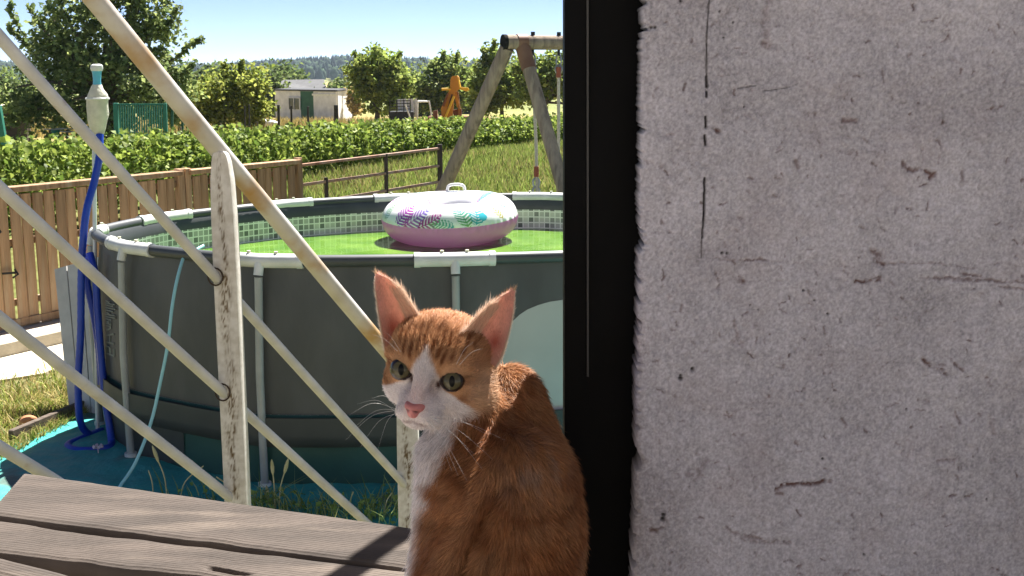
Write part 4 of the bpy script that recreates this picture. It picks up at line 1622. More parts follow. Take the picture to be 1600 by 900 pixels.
p1 = stair_post(342, 237, Y1 - .022, .0255, .044, 'post', 5)
p2 = stair_post(634, 556, Y2 - .022, .030, .044, 'post', 9)
for (x, f) in ((352, L2), (363, L3)):  # near-black ring painted for the shaded hole where each rail enters
    c = rail_pt(x - 2, f(x - 2))
    dd = (rail_pt(x + 20, f(x + 20)) - c)
    dd /= np.linalg.norm(dd)
    c = c - dd * (.022 / dd[1]) + [0, -.0, 0]
    mb = MB()
    mb.tube([c + [0.0155 * math.cos(a), -.002, .0185 * math.sin(a)] for a in np.linspace(0, 2 * math.pi, 17)], .0018, 6)
    link('hole_ring', sm(mb), mat('hole_dark', (.045, .03, .022), None, .9) if x == 352 else bpy.data.materials['hole_dark'], root)

# ------------------------------------------------------------------ landing of ridged boards
LZ = 1.64
M_DECK = mat('deck_board', (.092, .073, .060), (.057, .046, .038), .85, 7, bump=.35, bscale=120, stretch=(.8, 5, 1), c3=(.135, .108, .086), s3=6, bdist=.002, orand=.2)
root = thing('landing', 'worn ridged wooden landing boards the cat sits beside', 'landing', (-.2, 1.2, LZ))
deckL, deckR = G(40, 738, LZ), G(640, 825, LZ)
dd = (deckR - deckL) / np.linalg.norm(deckR - deckL)


def board(fa, fb, nb_, na, z, seed, chips_near=(), chips_far=(), round_left=0.0, notch=None, rid=.006):
    """fa->fb far edge, na->nb_ near edge (x, y); ridged top, chipped edges"""
    ns, w = 260, np.linalg.norm(np.array(fa) - np.array(na))
    nr = int(w / rid) * 4
    S, T = np.meshgrid(np.linspace(0, 1, ns), np.linspace(0, 1, nr + 1), indexing='ij')
    fa, fb, na_, nb2 = [np.array(q[:2]) for q in (fa, fb, na, nb_)]
    length = np.linalg.norm(fb - fa)
    far = fa + (fb - fa) * S[..., None]
    near = na_ + (nb2 - na_) * S[..., None]
    ed = (near - far) / np.linalg.norm(near - far, axis=-1)[..., None]
    rough_n = .0022 * (fbm(S * length * 40, S * 0, seed) - .5)
    rough_f = .0018 * (fbm(S * length * 50, S * 0 + 5, seed + 1) - .5)
    for c, wd, dp in chips_near:
        rough_n = rough_n - dp * np.exp(-np.abs((S * length - c) / wd) ** 3)
    for c, wd, dp in chips_far:
        rough_f = rough_f + dp * np.exp(-np.abs((S * length - c) / wd) ** 3)
    near = near + ed * rough_n[..., None]
    far = far + ed * rough_f[..., None]
    if round_left:
        k_ = round_left * np.clip(1 - S * length / round_left, 0, 1) ** 2 * .5
        far = far + ed * k_[..., None]
    XY = far + (near - far) * T[..., None]
    ph = (T * nr / 4.0) % 1.0
    Z = z + .0006 * np.cos(2 * np.pi * ph) + .0012 * (fbm(S * 14, T * 4, seed + 4) - .5) - .0025 * np.exp(-T * nr / 4 / .6) - .0035 * np.exp(-(1 - T) * nr / 4 / .6)
    if notch:
        sx_, tx_, sw, tw = notch
        Z = Z - .012 * np.exp(-((S * length - sx_) / sw) ** 4 - ((T + (S * length - sx_) * 1.2 - tx_) / tw) ** 4)
    V = np.concatenate([XY, Z[..., None]], -1)
    low = V[:, [0, -1]].copy()
    low[..., 2] = z - .027
    n1 = nr + 1
    idx = np.arange(ns * n1).reshape(ns, n1)
    F = [np.stack([idx[:-1, :-1], idx[:-1, 1:], idx[1:, 1:], idx[1:, :-1]], -1).reshape(-1, 4)]
    lo = ns * n1 + np.arange(ns * 2).reshape(ns, 2)
    F.append(np.stack([idx[:-1, 0], idx[1:, 0], lo[1:, 0], lo[:-1, 0]], -1))
    F.append(np.stack([idx[1:, -1], idx[:-1, -1], lo[:-1, 1], lo[1:, 1]], -1))
    F.append(np.stack([lo[:-1, 0], lo[1:, 0], lo[1:, 1], lo[:-1, 1]], -1))
    ends = []
    for e in (0, -1):
        ends.append([*idx[e], lo[e, 1], lo[e, 0]])
    F.append(np.array(ends))
    me = mesh_np('board', np.concatenate([V.reshape(-1, 3), low.reshape(-1, 3)]), F, None, False)
    return link('board', me, M_DECK, root)


ext = np.array([.55, -.19, 0])
gL, gR = G(-60, 796, LZ), G(640, 884, LZ)
bl_far = G(-60, 806, LZ)
n2L, n2R = G(-60, 846, LZ), G(300, 893, LZ)
f1a = deckL - dd * .0
# board 1: left end rounded off
board(deckL, deckR + ext, gR + ext * [1, .85, 1], G(-16, 801, LZ) + [0, .0, 0], LZ, 3, chips_near=((.30, .02, .004),), round_left=.0)
mdir = (gR - gL) / np.linalg.norm(gR - gL)
b2a, b2b = G(-60, 800, LZ), G(640, 890, LZ)
board(b2a, b2b + ext * [1, .8, 1], G(640, 936, LZ) + ext * [1, .8, 1], G(-60, 847, LZ), LZ - .004, 5, chips_far=((.175, .05, .007), (.12, .02, .004), (.275, .035, .004), (.36, .03, .003)), chips_near=((.16, .015, .003), (.27, .04, .005), (.31, .03, .004)),
      notch=(.335, .75, .022, .06))
b3a, b3b = G(-60, 850, LZ), G(200, 911, LZ)
b3d = (b3b - b3a) / np.linalg.norm(b3b - b3a)
b3n = np.array([b3d[1], -b3d[0], 0])
board(b3a, b3a + b3d * 1.05, b3a + b3d * 1.05 + b3n * .045, G(-60, 873, LZ), LZ - .005, 8, chips_near=((.20, .06, .004),), chips_far=((.2, .06, .004),))
for t in (.10, .55, .85):
    c = deckL + dd * t + np.array([-.06, -.16, -.031 - .035])
    link('joist', MB().beam(c + [.06, .13, 0], c + [-.02, -.10, 0], .05, .07, .003), M_OLDWOOD, root)
for t in (.14, .8):
    c = deckL + dd * t + np.array([-.035, -.10, 0])
    link('support', MB().beam((c[0], c[1], -.05), (c[0], c[1], LZ - .101), .07, .07, .003), M_OLDWOOD, root)

# ------------------------------------------------------------------ house: threshold, wall, door frame, added bounce floor and wall
SILL_Z = 1.618
M_SILL = mat('speckled_sill', (.50, .46, .42), (.16, .13, .12), .95, 90, bump=.8, bscale=150, lo=.48, hi=.56)
M_DARKF = mat('interior_floor', (.05, .045, .04), (.07, .06, .055), .8, 8)
a, b = G(-60, 882, SILL_Z), G(60, 903, SILL_Z)
sd = (b - a) / np.linalg.norm(b - a)
mb = MB()
pt = [a, a + sd * .62, np.array([.5, .82, 0]), np.array([.5, .42, 0]), np.array([-.75, .42, 0])]
mb.prism([(q[0], q[1], SILL_Z) for q in pt], (0, 0, -.12))
tag(link('door_sill', mb, M_SILL), 'pale speckled stone door sill at the lower left corner', 'sill')
link('floor', MB().box((.2, -2.8, SILL_Z - .07), (7.6, 6.43, .12)), M_CONC, kind='structure')  # unseen pale floor, laid out to bounce sunlight onto the wall and cat

WY = .80


def build_wall():
    H0, H1 = 985, 1640
    xs = np.linspace(P(H0, 450, WY)[0], P(H1, 450, WY)[0], 430)
    zs = np.linspace(P(1300, 930, WY)[2], P(1300, -30, WY)[2], 560)
    X, Z = np.meshgrid(xs, zs, indexing='ij')
    w = WY * _F[1] + (Z - CAM_Z) * _F[2]
    px = 800 + FPX * X / w
    py = 450 - FPX * (WY * _U[1] + (Z - CAM_Z) * _U[2]) / w
    base = np.array([.53, .50, .535])
    tone = fbm(px / 160, py / 160, 41, 4)
    fine = fbm(px / 7, py / 9, 43, 3)
    str_ = fbm(px / 6, py / 60, 47, 3)
    streak = fbm(px / 14, py / 260, 48, 3)
    col = base * (.72 + .40 * tone + .30 * (fine - .5) + .55 * (fbm(px / 2.6, py / 2.6, 99, 2) - .5) + .08 * (str_ - .5) + .09 * (streak - .5))[..., None]
    # dirtier upwards and along the edge
    warm = np.clip(fbm(px / 90 + 5, py / 70, 51) * 2.4 - 1.25, 0, 1)[..., None]
    col = col * (1 - .25 * warm) + np.array([.36, .28, .27]) * .25 * warm
    dep = .0013 * (fine - .5) + .0030 * (fbm(px / 34, py / 34, 44) - .5) + .0045 * (fbm(px / 110, py / 110, 49) - .5) + .0004 * (str_ - .5)
    dark = np.zeros_like(px)
    brown = np.zeros_like(px)
    jx = px + 7 * (fbm(px / 9, py / 9, 61) - .5) + 3 * (fbm(px / 3, py / 3, 62) - .5)
    jy = py + 7 * (fbm(px / 9 + 9, py / 9, 63) - .5) + 3 * (fbm(px / 3 + 4, py / 3, 64) - .5)
    brk = fbm(px / 6 + 3, py / 6, 66, 3)

    def stroke(pts, wd, amt, target, jag=1.0):
        best = np.full_like(px, 1e9)
        qx, qy = px + (jx - px) * jag, py + (jy - py) * jag
        for (x0, y0), (x1, y1) in zip(pts[:-1], pts[1:]):
            l2 = max((x1 - x0) ** 2 + (y1 - y0) ** 2, 1e-6)
            t = np.clip(((qx - x0) * (x1 - x0) + (qy - y0) * (y1 - y0)) / l2, 0, 1)
            best = np.minimum(best, np.hypot(qx - x0 - t * (x1 - x0), qy - y0 - t * (y1 - y0)))
        m = np.clip(1.25 - best / (wd * (1.3 if target is brown else .9)), 0, 1)
        np.maximum(target, m * amt, out=target)

    for pts, wd, a in (([(1096, 0), (1092, 60), (1092, 118)], 1.3, .75), ([(1092, 119), (1093, 136)], 2.4, 1), ([(1092, 143), (1092, 151)], 2.4, 1), ([(1090, 182), (1091, 199)], 2.2, 1), ([(1089, 212), (1090, 226)], 2.5, 1),
                       ([(1089, 278), (1087, 345)], 2.3, 1), ([(1087, 345), (1085, 374)], 1.6, .95), ([(1085, 374), (1084, 402)], 1.2, .5),
                       ([(1142, 138), (1170, 134)], 1.4, .6), ([(1182, 143), (1222, 137)], 1.3, .6), ([(1222, 137), (1238, 131)], 1.0, .4), ([(1120, 119), (1135, 116)], 1, .3)):
        stroke(pts, wd, a, dark, .25)
    for pts, wd, a in (([(1100, 404), (1190, 407)], 1.4, .35), ([(1155, 407), (1188, 406)], 1.4, .7), ([(1190, 407), (1330, 419)], 1.2, .2), ([(1330, 441), (1348, 440), (1370, 437)], 2.4, 1), ([(1348, 436), (1372, 434)], 1.5, .6),
                       ([(1430, 433), (1500, 436), (1600, 441)], 2.2, .6), ([(1378, 412), (1450, 411), (1520, 420)], 1.5, .4), ([(1560, 448), (1600, 452)], 1.8, .5), ([(1500, 428), (1530, 431)], 2.2, .7),
                       ([(1405, 257), (1418, 266), (1432, 266)], 3.2, .8), ([(1440, 268), (1454, 272), (1450, 278)], 3.6, .9), ([(1466, 225), (1462, 255)], 1.6, .3), ([(1500, 270), (1501, 290)], 3.2, .5),
                       ([(1436, 560), (1446, 570), (1460, 577), (1474, 584)], 3, .9), ([(1482, 560), (1488, 568), (1500, 578)], 2.4, .7), ([(1450, 575), (1470, 570)], 2, .5),
                       ([(1203, 764), (1218, 758), (1250, 757), (1290, 752)], 2.8, .95), ([(1205, 770), (1215, 770)], 2.5, .8), ([(1062, 744), (1080, 735), (1092, 722)], 5, .35), ([(1070, 752), (1085, 742)], 3, .35),
                       ([(1125, 826), (1160, 846), (1225, 848)], 3, .45), ([(1150, 838), (1180, 842)], 2.5, .5), ([(1300, 770), (1330, 764)], 2, .2), ([(1460, 720), (1495, 716)], 2, .45), ([(1540, 590), (1545, 600)], 3, .6),
                       ([(1492, 645), (1498, 665)], 2, .6), ([(1546, 660), (1556, 680)], 3, .35), ([(1550, 890), (1570, 900)], 2.5, .7), ([(1310, 188), (1330, 190)], 3.5, .7), ([(1340, 215), (1348, 222)], 2, .5), ([(1235, 252), (1238, 262)], 3.4, .55),
                       ([(1105, 200), (1110, 204)], 3.4, .9), ([(1144, 436), (1149, 440)], 3.6, .8), ([(1108, 430), (1110, 436)], 3.6, .6), ([(1252, 440), (1258, 460)], 3, .4), ([(1250, 484), (1260, 488)], 2.4, .6),
                       ([(1137, 500), (1140, 525), (1144, 538)], 2.2, .45), ([(1135, 534), (1150, 538)], 4, .35), ([(1210, 560), (1215, 575)], 2.6, .4), ([(1372, 105), (1374, 135)], 2, .4), ([(1548, 45), (1552, 60)], 3, .3), ([(1358, 392), (1372, 402)], 4.5, .75), ([(1362, 408), (1376, 414)], 3.5, .8),
                       ([(1188, 0), (1186, 40), (1188, 70)], 5.5, .32), ([(1183, 68), (1190, 72)], 5.5, .6), ([(1000, 828), (1012, 830)], 3.5, .8), ([(1012, 260), (1022, 262)], 3, .3), ([(1020, 345), (1024, 350)], 2.5, .6), ([(1235, 690), (1238, 696)], 2, .5), ([(1140, 690), (1150, 680)], 3, .3)):
        stroke(pts, wd, a, brown)
    for x, y, r in ((1051, 592, 4.2), (1051, 587, 2.5), (1070, 577, 4), (1052, 2, 3), (1006, 43, 3), (1012, 43, 2.6), (1112, 18, 1.8), (1134, 35, 1.8), (1119, 59, 1.6), (1152, 167, 1.6), (1117, 395, 2.6), (1124, 396, 2.4), (1278, 717, 2.6), (1345, 868, 2.4), (1162, 477, 1.6), (1175, 484, 1.6), (1286, 491, 2.4), (1265, 470, 2), (1247, 454, 2.4), (1540, 780, 2), (1412, 640, 1.8), (1023, 812, 4.5), (1024, 806, 3)):
        stroke([(x, y), (x + .5, y)], r, .95, dark, .3)
    r = np.random.default_rng(17)
    for _ in range(420):
        x, y = r.uniform(1005, 1640), r.uniform(-20, 920)
        stroke([(x, y), (x + r.normal() * 6, y + r.normal() * 4)], r.uniform(.8, 2.0), r.uniform(.25, .75), brown)
    # spots gather along the old joint and low down
    patch = np.clip(fbm(px / 45, py / 30, 71) * 1.9 - 1.02, 0, 1) * np.clip(fbm(px / 4, py / 4, 72, 3) * 3.2 - 1.75, 0, 1)
    brown = np.maximum(brown, patch * .9)
    brown = brown * np.clip(brk * 3.6 - .85, 0, 1)
    col = col * (1 - brown[..., None]) + np.array([.13, .062, .05]) * brown[..., None]
    col = col * (1 - dark[..., None]) + np.array([.015, .013, .013]) * dark[..., None]
    dep = dep - .0030 * dark - .0022 * brown
    yy = WY - dep
    # jagged left edge
    zl = zs
    pye = np.interp(zl, [zs[0], zs[-1]], [930, -30])
    edge = np.interp(pye, [0, 400, 650, 690, 700, 718, 724, 900], [1004, 999, 994, 996, 1003, 1002, 994, 989])
    edge = edge + 6 * (fbm(pye / 5, pye * 0, 81, 4) - .5) + 7 * np.clip(fbm(pye / 13, pye * 0 + 3, 83) - .62, 0, 1) * 5
    we = WY * _F[1] + (zl - CAM_Z) * _F[2]
    xe = (edge - 800) * we / FPX
    x0 = xs[0]
    xm = float(xe.mean())
    X = xm + (X - x0) * (xs[-1] - xm) / (xs[-1] - x0)
    lowf = np.interp(pye, [0, 400, 650, 690, 700, 718, 724, 900], [1004, 999, 994, 996, 1003, 1002, 994, 989])
    xl = (lowf - 800) * we / FPX
    X = X + (xl - xm)[None] * np.clip(1 - (X - xm) / .05, 0, 1) + (xe - xl)[None] * np.exp(-(X - xm) / .0022)
    # rounded, crumbling arris
    yy = yy + .0035 * np.exp(-(X - xe[None]) / .0016)
    V = np.stack([X, yy, Z], -1)
    ny, nx = Z.shape
    idx = np.arange(ny * nx).reshape(ny, nx)
    F = [np.stack([idx[:-1, :-1], idx[1:, :-1], idx[1:, 1:], idx[:-1, 1:]], -1).reshape(-1, 4)]
    back = V[0].copy()
    back[:, 1] = WY + .035
    back[:, 0] += .002 * (fbm(zs * 400, zs * 0, 5) - .3)
    bi = ny * nx + np.arange(nx)
    F.append(np.stack([bi[:-1], idx[0, :-1], idx[0, 1:], bi[1:]], -1))
    cb = np.concatenate([col.reshape(-1, 3), np.full((nx, 3), .05)])
    me = mesh_np('plaster', np.concatenate([V.reshape(-1, 3), back]), F, cb, True)
    m = mat('rough_plaster', (1, 1, 1), (.80, .79, .79), .92, 420, attr='Col', bump=.55, bscale=700, spec=.15, bdist=.0015)
    return me, m, xs, zs


me, M_WALL, wxs, wzs = build_wall()
root = thing('house_wall', 'rough dirty whitewashed house wall filling the right of the view', 'wall', (.5, WY, SILL_Z))
link('plaster', me, M_WALL, root)
M_WALLP = mat('plain_plaster', (.44, .41, .415), (.36, .335, .335), .92, 30, bump=.5, bscale=300, bdist=.002)
xr = wxs[-1]
x_edge = P(1003, 0, WY)[0]
link('masonry', MB().box(((xr + 2.2) / 2, WY + .031, 2.75), (2.2 - xr, .062, 2.3)), M_WALLP, root)
link('masonry', MB().box(((x_edge + .004 + xr) / 2, WY + .031, (wzs[-1] + 3.9) / 2), (xr - x_edge - .004, .062, 3.9 - wzs[-1])), M_WALLP, root)
link('masonry', MB().box(((x_edge + .004 + xr) / 2, WY + .031, (1.60 + wzs[0]) / 2), (xr - x_edge - .004, .062, wzs[0] - 1.60)), M_WALLP, root)
link('masonry', MB().box(((x_edge + .02 + xr) / 2, WY + .0495, (wzs[0] + wzs[-1]) / 2), (xr - x_edge - .02, .025, wzs[-1] - wzs[0])), M_WALLP, root)
link('lintel', MB().box(((x_edge - .75) / 2 + .002, WY + .031, 3.80), (x_edge + .75, .062, .20)), M_WALLP, root)
link('side_wall', MB().box((-1.25, WY + .031, 2.75), (.99, .062, 2.3)), M_WALLP, root)
# the black door frame
root = thing('door_frame', 'black door frame upright between the doorway and the wall', 'door frame', (.07, WY + .06, SILL_Z))
M_FRAME = mat('black_frame', (.0035, .0035, .004), (.0025, .0025, .0025), .6, 20, spec=.08)
FY0 = WY + .035
a_t, a_b = P(882, -40, FY0), P(882, 940, FY0)
b_t = P(1008, -40, FY0)
b_b = P(1000, 940, FY0)
mb = MB().prism([a_b, b_b, b_t, a_t], (0, .028, 0))
for lo_, hi_ in ():
    pass
link('jamb', mb, M_FRAME, root)
g = P(882, 940, FY0)
top, bot = P(882, -40, FY0), P(882, 940, FY0)
link('jamb', MB().prism([top + [0, 0, 0.0005], P(1008, -40, FY0) + [0, 0, .0005], (P(1008, -40, FY0)[0], FY0, 3.69), (top[0], FY0, 3.69)], (0, .028, 0)), M_FRAME, root)
link('jamb', MB().prism([bot - [0, 0, .0005], P(1000, 940, FY0) - [0, 0, .0005], (P(1000, 940, FY0)[0], FY0, SILL_Z - .02), (bot[0], FY0, SILL_Z - .02)], (0, .028, 0)), M_FRAME, root)
p0, p1 = P(918, -40, FY0 - .0012), P(918.5, 588, FY0 - .0012)
link('seal_strip', MB().beam(p0, p1, .0014, .0024, up=(0, 1, 0)), mat('frame_seal', (.035, .035, .036), None, .4), root)
# unseen: ceiling kept short to let light in, back wall added to bounce sun
link('ceiling', MB().box((0.2, .25, 3.96), (4.1, 1.3, .10)), M_WALLP, kind='structure')
link('back_wall', MB().box((.2, -6.1, 3.0), (7.6, .15, 2.8)), M_CONC, kind='structure')
# ================================================================== THE CAT
# modelled in millimetre-like units: u right, v down, w away from the viewer, in its own rigid frame
CD = 0.80
CS = CD / FPX
CAT_O = _C + _F * CD + (-_U) * 0


def cat_world(p):
    p = np.asarray(p, float)
    return CAT_O + np.outer((p[..., 0] - 800).ravel(), _X) * CS - np.outer((p[..., 1] - 450).ravel(), _U) * CS + np.outer(p[..., 2].ravel(), _F) * CS


def rotm(y, p, r):
    cy, sy, cp, sp, cr, sr = math.cos(y), math.sin(y), math.cos(p), math.sin(p), math.cos(r), math.sin(r)
    return (np.array([[cr, -sr, 0], [sr, cr, 0], [0, 0, 1]]) @ np.array([[cy, 0, sy], [0, 1, 0], [-sy, 0, cy]]) @ np.array([[1, 0, 0], [0, cp, -sp], [0, sp, cp]]))


HR = rotm(math.radians(-12), math.radians(5), math.radians(-11))
HC = np.array([681.0, 580.0, 0.0])


def to_head(p):
    q = (p - HC) * np.array([1, -1, -1], np.float32)
    return q @ HR.astype(np.float32)


def from_head(q):
    return (np.asarray(q, float) @ HR.T) * np.array([1, -1, -1]) + HC


def cone(p, a, b, ra, rb):
    a, b = np.array(a, np.float32), np.array(b, np.float32)
    ab = b - a
    t = np.clip(((p - a) @ ab) / (ab @ ab), 0, 1)
    d = p - a - t[..., None] * ab
    return np.sqrt((d * d).sum(-1)) - (ra + (rb - ra) * t)


def ell(p, c, r):
    r = np.array(r, np.float32)
    q = p - np.array(c, np.float32)
    k0 = np.sqrt(((q / r) ** 2).sum(-1))
    k1 = np.sqrt(((q / (r * r)) ** 2).sum(-1)) + 1e-6
    return k0 * (k0 - 1) / k1


def smin(a, b, k):
    h = np.clip(.5 + .5 * (b - a) / k, 0, 1)
    return b + (a - b) * h - k * h * (1 - h)


def smax(a, b, k):
    return -smin(-a, -b, k)


EYE_L, EYE_R = np.array([-38.5, 2, 57]), np.array([42.5, 1, 57])
EYE_RAD = 18.5


def sdf_head(p):
    q = to_head(p)
    d = ell(q, (3, 24, -18), (86, 70, 84))
    d = smin(d, ell(q, (-38, -24, 8), (40, 40, 50)), 22)
    d = smin(d, ell(q, (52, -20, 4), (48, 44, 54)), 22)
    d = smin(d, ell(q, (0, 44, 24), (62, 38, 44)), 20)
    d = smin(d, ell(q, (0, -46, 56), (36, 28, 34)), 20)
    d = smin(d, cone(q, (0, 30, 54), (0, -36, 86), 21, 11), 14)
    d = smin(d, ell(q, (-15, -57, 74), (19, 15, 19)), 9)
    d = smin(d, ell(q, (15, -57, 74), (19, 15, 19)), 9)
    d = smin(d, ell(q, (0, -69, 64), (19, 13, 19)), 10)
    d = smin(d, ell(q, (0, -66, 40), (34, 19, 34)), 14)
    # brows above the eyes
    d = smin(d, cone(q, (-62, 20, 42), (-26, 26, 60), 13, 12), 12)
    d = smin(d, cone(q, (62, 20, 42), (26, 26, 60), 13, 12), 12)
    for sx in (-1, 1):
        e = EYE_L if sx < 0 else EYE_R
        # almond opening: two crossing cylinders along the gaze, tilted up outwards
        gz_ = np.array([sx * .30, -.02, .95])
        gz_ /= np.linalg.norm(gz_)
        tx = np.cross([0, 1, 0], gz_)
        tx /= np.linalg.norm(tx)
        ty = np.cross(gz_, tx)
        an = math.radians(13) * sx
        tx, ty = tx * math.cos(an) + ty * math.sin(an), -tx * math.sin(an) + ty * math.cos(an)
        r = q - e.astype(np.float32)
        x, y, z = r @ tx.astype(np.float32), r @ ty.astype(np.float32), r @ gz_.astype(np.float32)
        hole = np.maximum(np.hypot(x, y - 5.5) - 15.8, np.hypot(x, y + 6.0) - 15.0)
        hole = np.maximum(hole, -z - 6)
        lid = np.sqrt(x * x + y * y + z * z) - (EYE_RAD + 2.2)
        d = smin(d, lid, 9)
        d = smax(d, -hole, 3.0)
    # mouth line and nose philtrum
    for sx in (-1, 1):
        m = cone(q, (0, -66, 92), (sx * 15, -70, 86), 1.2, .8)
        d = smax(d, -m, 2)
    d = smax(d, -cone(q, (0, -58, 95), (0, -68, 90), 1.8, 1.8), 2)
    return d


def sdf_body(p):
    d = cone(p, (792, 640, 96), (812, 765, 40), 66, 90)
    d = smin(d, cone(p, (812, 765, 40), (800, 830, 18), 90, 106), 20)
    d = smin(d, cone(p, (800, 830, 15), (800, 1110, 10), 108, 116), 30)
    d = smin(d, cone(p, (716, 715, -2), (710, 900, -2), 64, 64), 26)
    d = smin(d, cone(p, (710, 900, -2), (715, 1010, -2), 64, 50), 26)
    d = smin(d, cone(p, (752, 690, 14), (706, 605, 8), 62, 56), 24)
    # near shoulder blade and upper arm, then the foreleg
    d = smin(d, ell(p, (800, 745, -34), (84, 80, 62)), 26)
    d = smin(d, cone(p, (735, 770, -54), (700, 930, -60), 46, 40), 20)
    d = smin(d, cone(p, (696, 930, -58), (672, 1255, -60), 34, 23), 18)
    d = smin(d, ell(p, (658, 1286, -66), (36, 22, 27)), 14)
    d = smin(d, cone(p, (690, 900, 46), (668, 1225, 52), 36, 23), 18)
    d = smin(d, ell(p, (656, 1258, 48), (36, 22, 27)), 14)
    # flank with the fold that runs from the shoulder to the elbow
    d = smin(d, ell(p, (808, 900, -48), (94, 170, 66)), 14)
    d = smin(d, cone(p, (766, 726, -80), (698, 874, -100), 17, 22), 10)
    d = smin(d, cone(p, (796, 755, -92), (730, 902, -114), 12, 15), 9)
    # haunch, hind paw, tail
    d = smin(d, ell(p, (806, 1120, -66), (104, 135, 62)), 22)
    d = smin(d, ell(p, (800, 1120, 70), (104, 135, 62)), 22)
    d = smin(d, cone(p, (740, 1282, -92), (820, 1270, -86), 22, 30), 16)
    tail = [(890, 1190, 60), (925, 1240, 10), (905, 1276, -70), (830, 1290, -135), (750, 1298, -150)]
    for a, b, ra, rb in zip(tail[:-1], tail[1:], (30, 26, 23, 21), (26, 23, 21, 17)):
        d = smin(d, cone(p, a, b, ra, rb), 8)
    return d


INSET = 3.0


def floor_d(p):
    z = CAT_O[2] - (p[..., 1] - 450) * CS * _U[2] + p[..., 2] * CS * _F[2]
    return (SILL_Z + .0015 - z) / CS


def surface_nets(lo, hi, step, fn):
    ax_ = [np.arange(l, h + step, step, dtype=np.float32) for l, h in zip(lo, hi)]
    n = [len(a) for a in ax_]
    D = np.empty(n, np.float32)
    for i0 in range(0, n[0], 24):
        g = np.stack(np.meshgrid(ax_[0][i0:i0 + 24], ax_[1], ax_[2], indexing='ij'), -1)
        D[i0:i0 + 24] = fn(g)
    S = D < 0
    cnt = np.zeros([k - 1 for k in n], np.int16)
    pos = np.zeros([k - 1 for k in n] + [3], np.float32)
    sl = lambda o: tuple(slice(q, (q - 1) or None) if q == 0 else slice(1, None) for q in o)
    corners = [(a, b, c) for a in (0, 1) for b in (0, 1) for c in (0, 1)]
    for a in range(3):
        for c in corners:
            if c[a]:
                continue
            e = list(c)
            e[a] = 1
            d0, d1 = D[sl(c)], D[sl(e)]
            m = (d0 < 0) != (d1 < 0)
            t = np.where(m, d0 / np.where(m, d0 - d1, 1), 0)
            for k in range(3):
                pos[..., k] += np.where(m, c[k] + (t if k == a else 0), 0)
            cnt += m
    cell = cnt > 0
    ids = np.full(cell.shape, -1, np.int64)
    ids[cell] = np.arange(cell.sum())
    base = np.argwhere(cell).astype(np.float32)
    V = (base + pos[cell] / cnt[cell][:, None]) * step + np.array(lo, np.float32)
    F = []
    for a in range(3):
        b, c = (a + 1) % 3, (a + 2) % 3
        s0 = [slice(None)] * 3
        s1 = [slice(None)] * 3
        s0[a], s1[a] = slice(0, -1), slice(1, None)
        for k in (b, c):
            s0[k] = s1[k] = slice(1, -1)
        A_, B_ = S[tuple(s0)], S[tuple(s1)]

        def idx(db, dc):
            q = [slice(None)] * 3
            q[a] = slice(0, n[a] - 1)
            q[b] = slice(1 + db, n[b] - 1 + db)
            q[c] = slice(1 + dc, n[c] - 1 + dc)
            return ids[tuple(q)]
        quad = np.stack([idx(-1, -1), idx(0, -1), idx(0, 0), idx(-1, 0)], -1)
        m = A_ & ~B_
        F.append(quad[m])
        m = ~A_ & B_
        F.append(quad[m][:, ::-1])
    return V, np.concatenate(F)


def sdf_cat(p):
    d = sdf_body(p)
    up = p[..., 1].min() < 740
    if up:
        m = p[0, :, 0, 1] < 745
        h = sdf_head(p[:, m])
        d[:, m] = smin(d[:, m], h, 14)
    return smax(d + INSET, floor_d(p), 4)


O1 = np.array([.50, .27, .135])
O2 = np.array([.40, .165, .062])
DK = np.array([.20, .070, .026])
WH = np.array([.78, .71, .69])
EYELINE = np.array([.035, .016, .013])


def sstep(x, a, b):
    t = np.clip((x - a) / (b - a), 0, 1)
    return t * t * (3 - 2 * t)


